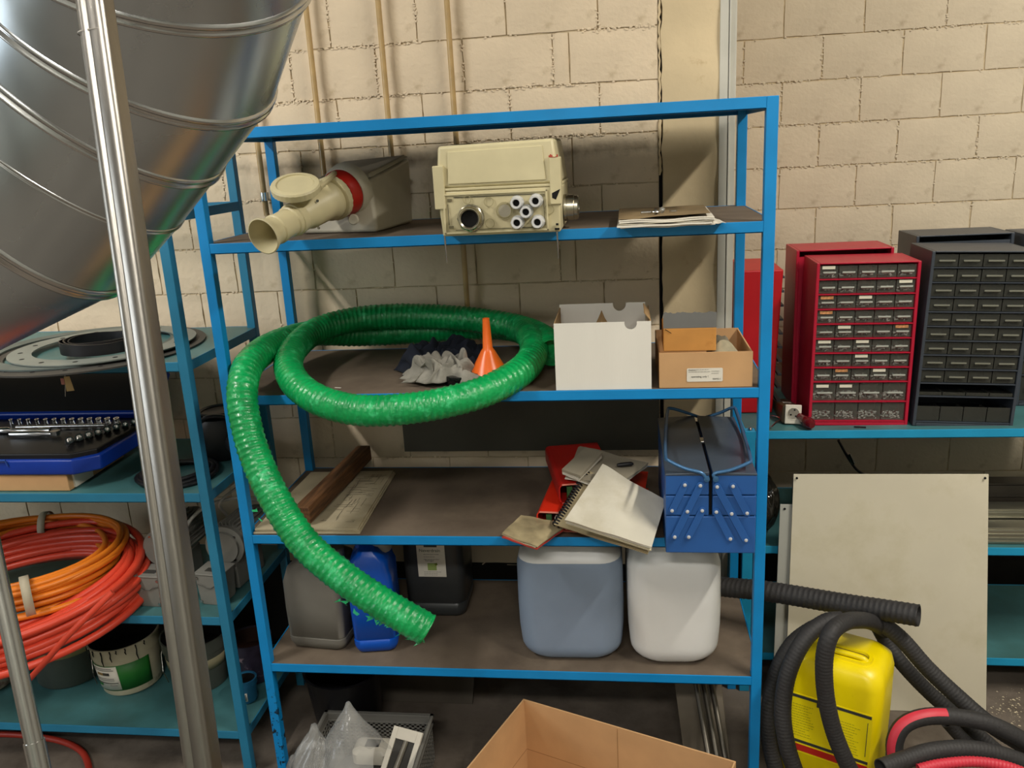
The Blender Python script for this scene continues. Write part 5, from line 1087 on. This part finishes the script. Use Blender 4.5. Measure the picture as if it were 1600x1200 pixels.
lab = MB().box(-.104,.100,yl,yl+.001,.142,.312).build('label_sheet', mat('bright_yellow_label','f0dc10',.4,var=.02), t)
MB().box(-.102,.098,yl-.0006,yl,.301,.309).build('black_line', M_INK, lab); MB().box(-.102,.098,yl-.0006,yl,.171,.179).build('black_line', M_INK, lab)
MB().box(-.102,.098,yl-.0006,yl,.147,.166).build('red_stripe', M_REDP, lab)
for x in (-.096, .090): MB().box(x,x+.0015,yl-.0006,yl,.192,.289).build('black_line', M_INK, lab)
MB().box(-.03,.012,yl-.0006,yl,.289,.303).build('black_tab', M_INK, lab); text('label_text', 'Z', .014, mat('white_print','e8e8e0',.6), lab, (-.002,yl-.0008,.291))
lines('small_print', M_INK, lab, -.01, .282, 2, .03, .006, .0016, yl-.0003, 3); lines('small_print', mat('olive_ink','8f8a10',.6), lab, .02, .272, 12, .055, .0075, .0012, yl-.0003, 8); lines('small_print', mat('olive_ink','8f8a10',.6), lab, -.088, .282, 13, .055, .0075, .0012, yl-.0003, 9)
# black hoses
M_RUB = mat('black_rubber', '2c2b2b', .62, var=.12, scale=10, bump=.25, bscale=160)
def hose(name, label, pts, R, pitch, amp, m=M_RUB, helix=True, n=18, cat='hose', per=5):
    t = thing(name, label, cat, (0,0,0)); ribbed(spline(pts, 8), R, pitch, amp, n=n, per=per, helix=helix, wob=.01).build('hose_wall', m, t, smooth=True, angle=80)
    return t
hose('black_hose', 'thick straight black ribbed hose lying across above the yellow canister', [P(1085,905,y=.34), P(1125,916,y=.27), P(1200,924,y=.20), P(1320,944,y=.12), P(1380,953,y=.08), P(1437,962,y=.04)], .0268, .0135, .045)
hose('black_hose', 'black hose loop hanging down to the left of the yellow canister, outer one', [P(1296,972,y=.16), P(1265,985,y=.14), P(1235,1010,y=.12), P(1212,1055,y=.09), P(1200,1120,y=.05), P(1205,1175,y=.03), P(1225,1235,y=.0), P(1260,1290,y=-.03)], .0205, .0085, .021)
hose('black_hose', 'black hose loop hanging down along the left side of the yellow canister, inner one', [P(1315,968,y=.03), P(1290,972,y=.02), P(1258,998,y=-.01), P(1232,1050,y=-.04), P(1223,1110,y=-.06), P(1230,1165,y=-.08), P(1246,1215,y=-.09), P(1262,1260,y=-.10)], .0205, .0085, .021)
hose('black_hose', 'black hose bending over and down the front of the yellow canister', [P(1385,985,y=.13), P(1362,972,y=.06), P(1342,969,y=.0), P(1320,972,y=-.06), P(1298,990,y=-.11), P(1288,1030,y=-.12), P(1290,1085,y=-.12), P(1302,1140,y=-.12), P(1322,1190,y=-.12), P(1350,1245,y=-.11)], .0200, .0085, .021)
hose('black_hose', 'black hose running from above the yellow canister down to the lower right', [P(1335,965,y=.10), P(1372,972,y=.09), P(1408,998,y=.08), P(1450,1045,y=.06), P(1500,1092,y=.03), P(1545,1130,y=.0), P(1600,1165,y=-.03), P(1660,1200,y=-.06)], .0205, .0085, .021)
hose('black_hose', 'shaded black hose below and behind the one running down to the lower right', [P(1372,980,y=.17), P(1388,1008,y=.15), P(1412,1040,y=.12), P(1450,1080,y=.10), P(1490,1115,y=.07), P(1530,1150,y=.05), P(1575,1190,y=.02), P(1610,1230,y=.0)], .0190, .0085, .021)
hose('black_hose', 'black hose low behind the red-striped hose at lower right', [P(1480,1128,y=.02), P(1500,1150,y=.02), P(1525,1172,y=.01), P(1560,1195,y=.0), P(1600,1230,y=-.01)], .0165, .0085, .021)
hp = [P(1400,1196,y=-.10), P(1398,1160,y=-.09), P(1412,1133,y=-.08), P(1445,1120,y=-.07), P(1490,1120,y=-.06), P(1540,1129,y=-.06), P(1580,1146,y=-.06), P(1620,1170,y=-.06)]
t = hose('striped_hose', 'black hose with a red stripe curving up beside the yellow canister', hp, .0200, .012, .01, helix=False)
sp_ = resample(spline(hp, 8), .006); b = MB(); vs = []; view = Vector(CF)
k = int(len(sp_)*.48)
for i in range(k):
    tn = (sp_[min(i+1, len(sp_)-1)]-sp_[max(i-1, 0)]).normalized(); sd = view.cross(tn).normalized()
    if sd.x > 0 or (abs(sd.x) < .5 and sd.z < 0): sd = -sd
    if sd.z < 0 and abs(sd.x) < .7: sd = -sd
    out = -view
    for an in (.25, .5, .75, 1.0): vs.append(sp_[i]+(sd*math.sin(an*1.35)+out*math.cos(an*1.35))*.0208)
b.add(vs, [(i*4+j, (i+1)*4+j, (i+1)*4+j+1, i*4+j+1) for i in range(k-1) for j in range(3)]); b.build('red_stripe', mat('red_rubber','c23040',.5), t, smooth=True)
hose('open_hose', 'black hose with its dark open end facing us at the lower right', [P(1376,1200,y=-.20), P(1410,1188,y=-.17), P(1455,1174,y=-.14), P(1510,1170,y=-.12), P(1560,1178,y=-.11), P(1610,1195,y=-.10)], .0200, .009, .015)
hose('red_hose', 'bright red ribbed hose at the bottom right corner under the black hoses', [P(1435,1202,y=-.19), P(1470,1194,y=-.18), P(1520,1190,y=-.17), P(1570,1197,y=-.17), P(1620,1215,y=-.17)], .0115, .008, .08, m=mat('red_rubber','c23040',.5), n=14)
# sawdust and crumbs on the floor
rr = random.Random(21)
b = MB()
for i in range(260):
    u = rr.gauss(1592, 30)+rr.choice((0,0,-25)); v = rr.gauss(1118, 16)+rr.choice((0,0,0,-20))
    if v < 1072: v = 1072+rr.random()*40
    c = P(u, v, z=0); s = .0006+.0034*rr.random()**2.5
    b.add([(c.x-s, c.y, .0003), (c.x+s, c.y-s, .0003), (c.x+s*.5, c.y+s, .0003), (c.x, c.y, s*.9)], [(0,1,3),(1,2,3),(2,0,3)])
tag(b.build('crumbs', mat('pale_crumbs', 'c9bda0', .9, var=.1)), 'pale crumbs of plaster scattered on the floor at the right', 'debris', kind='stuff')
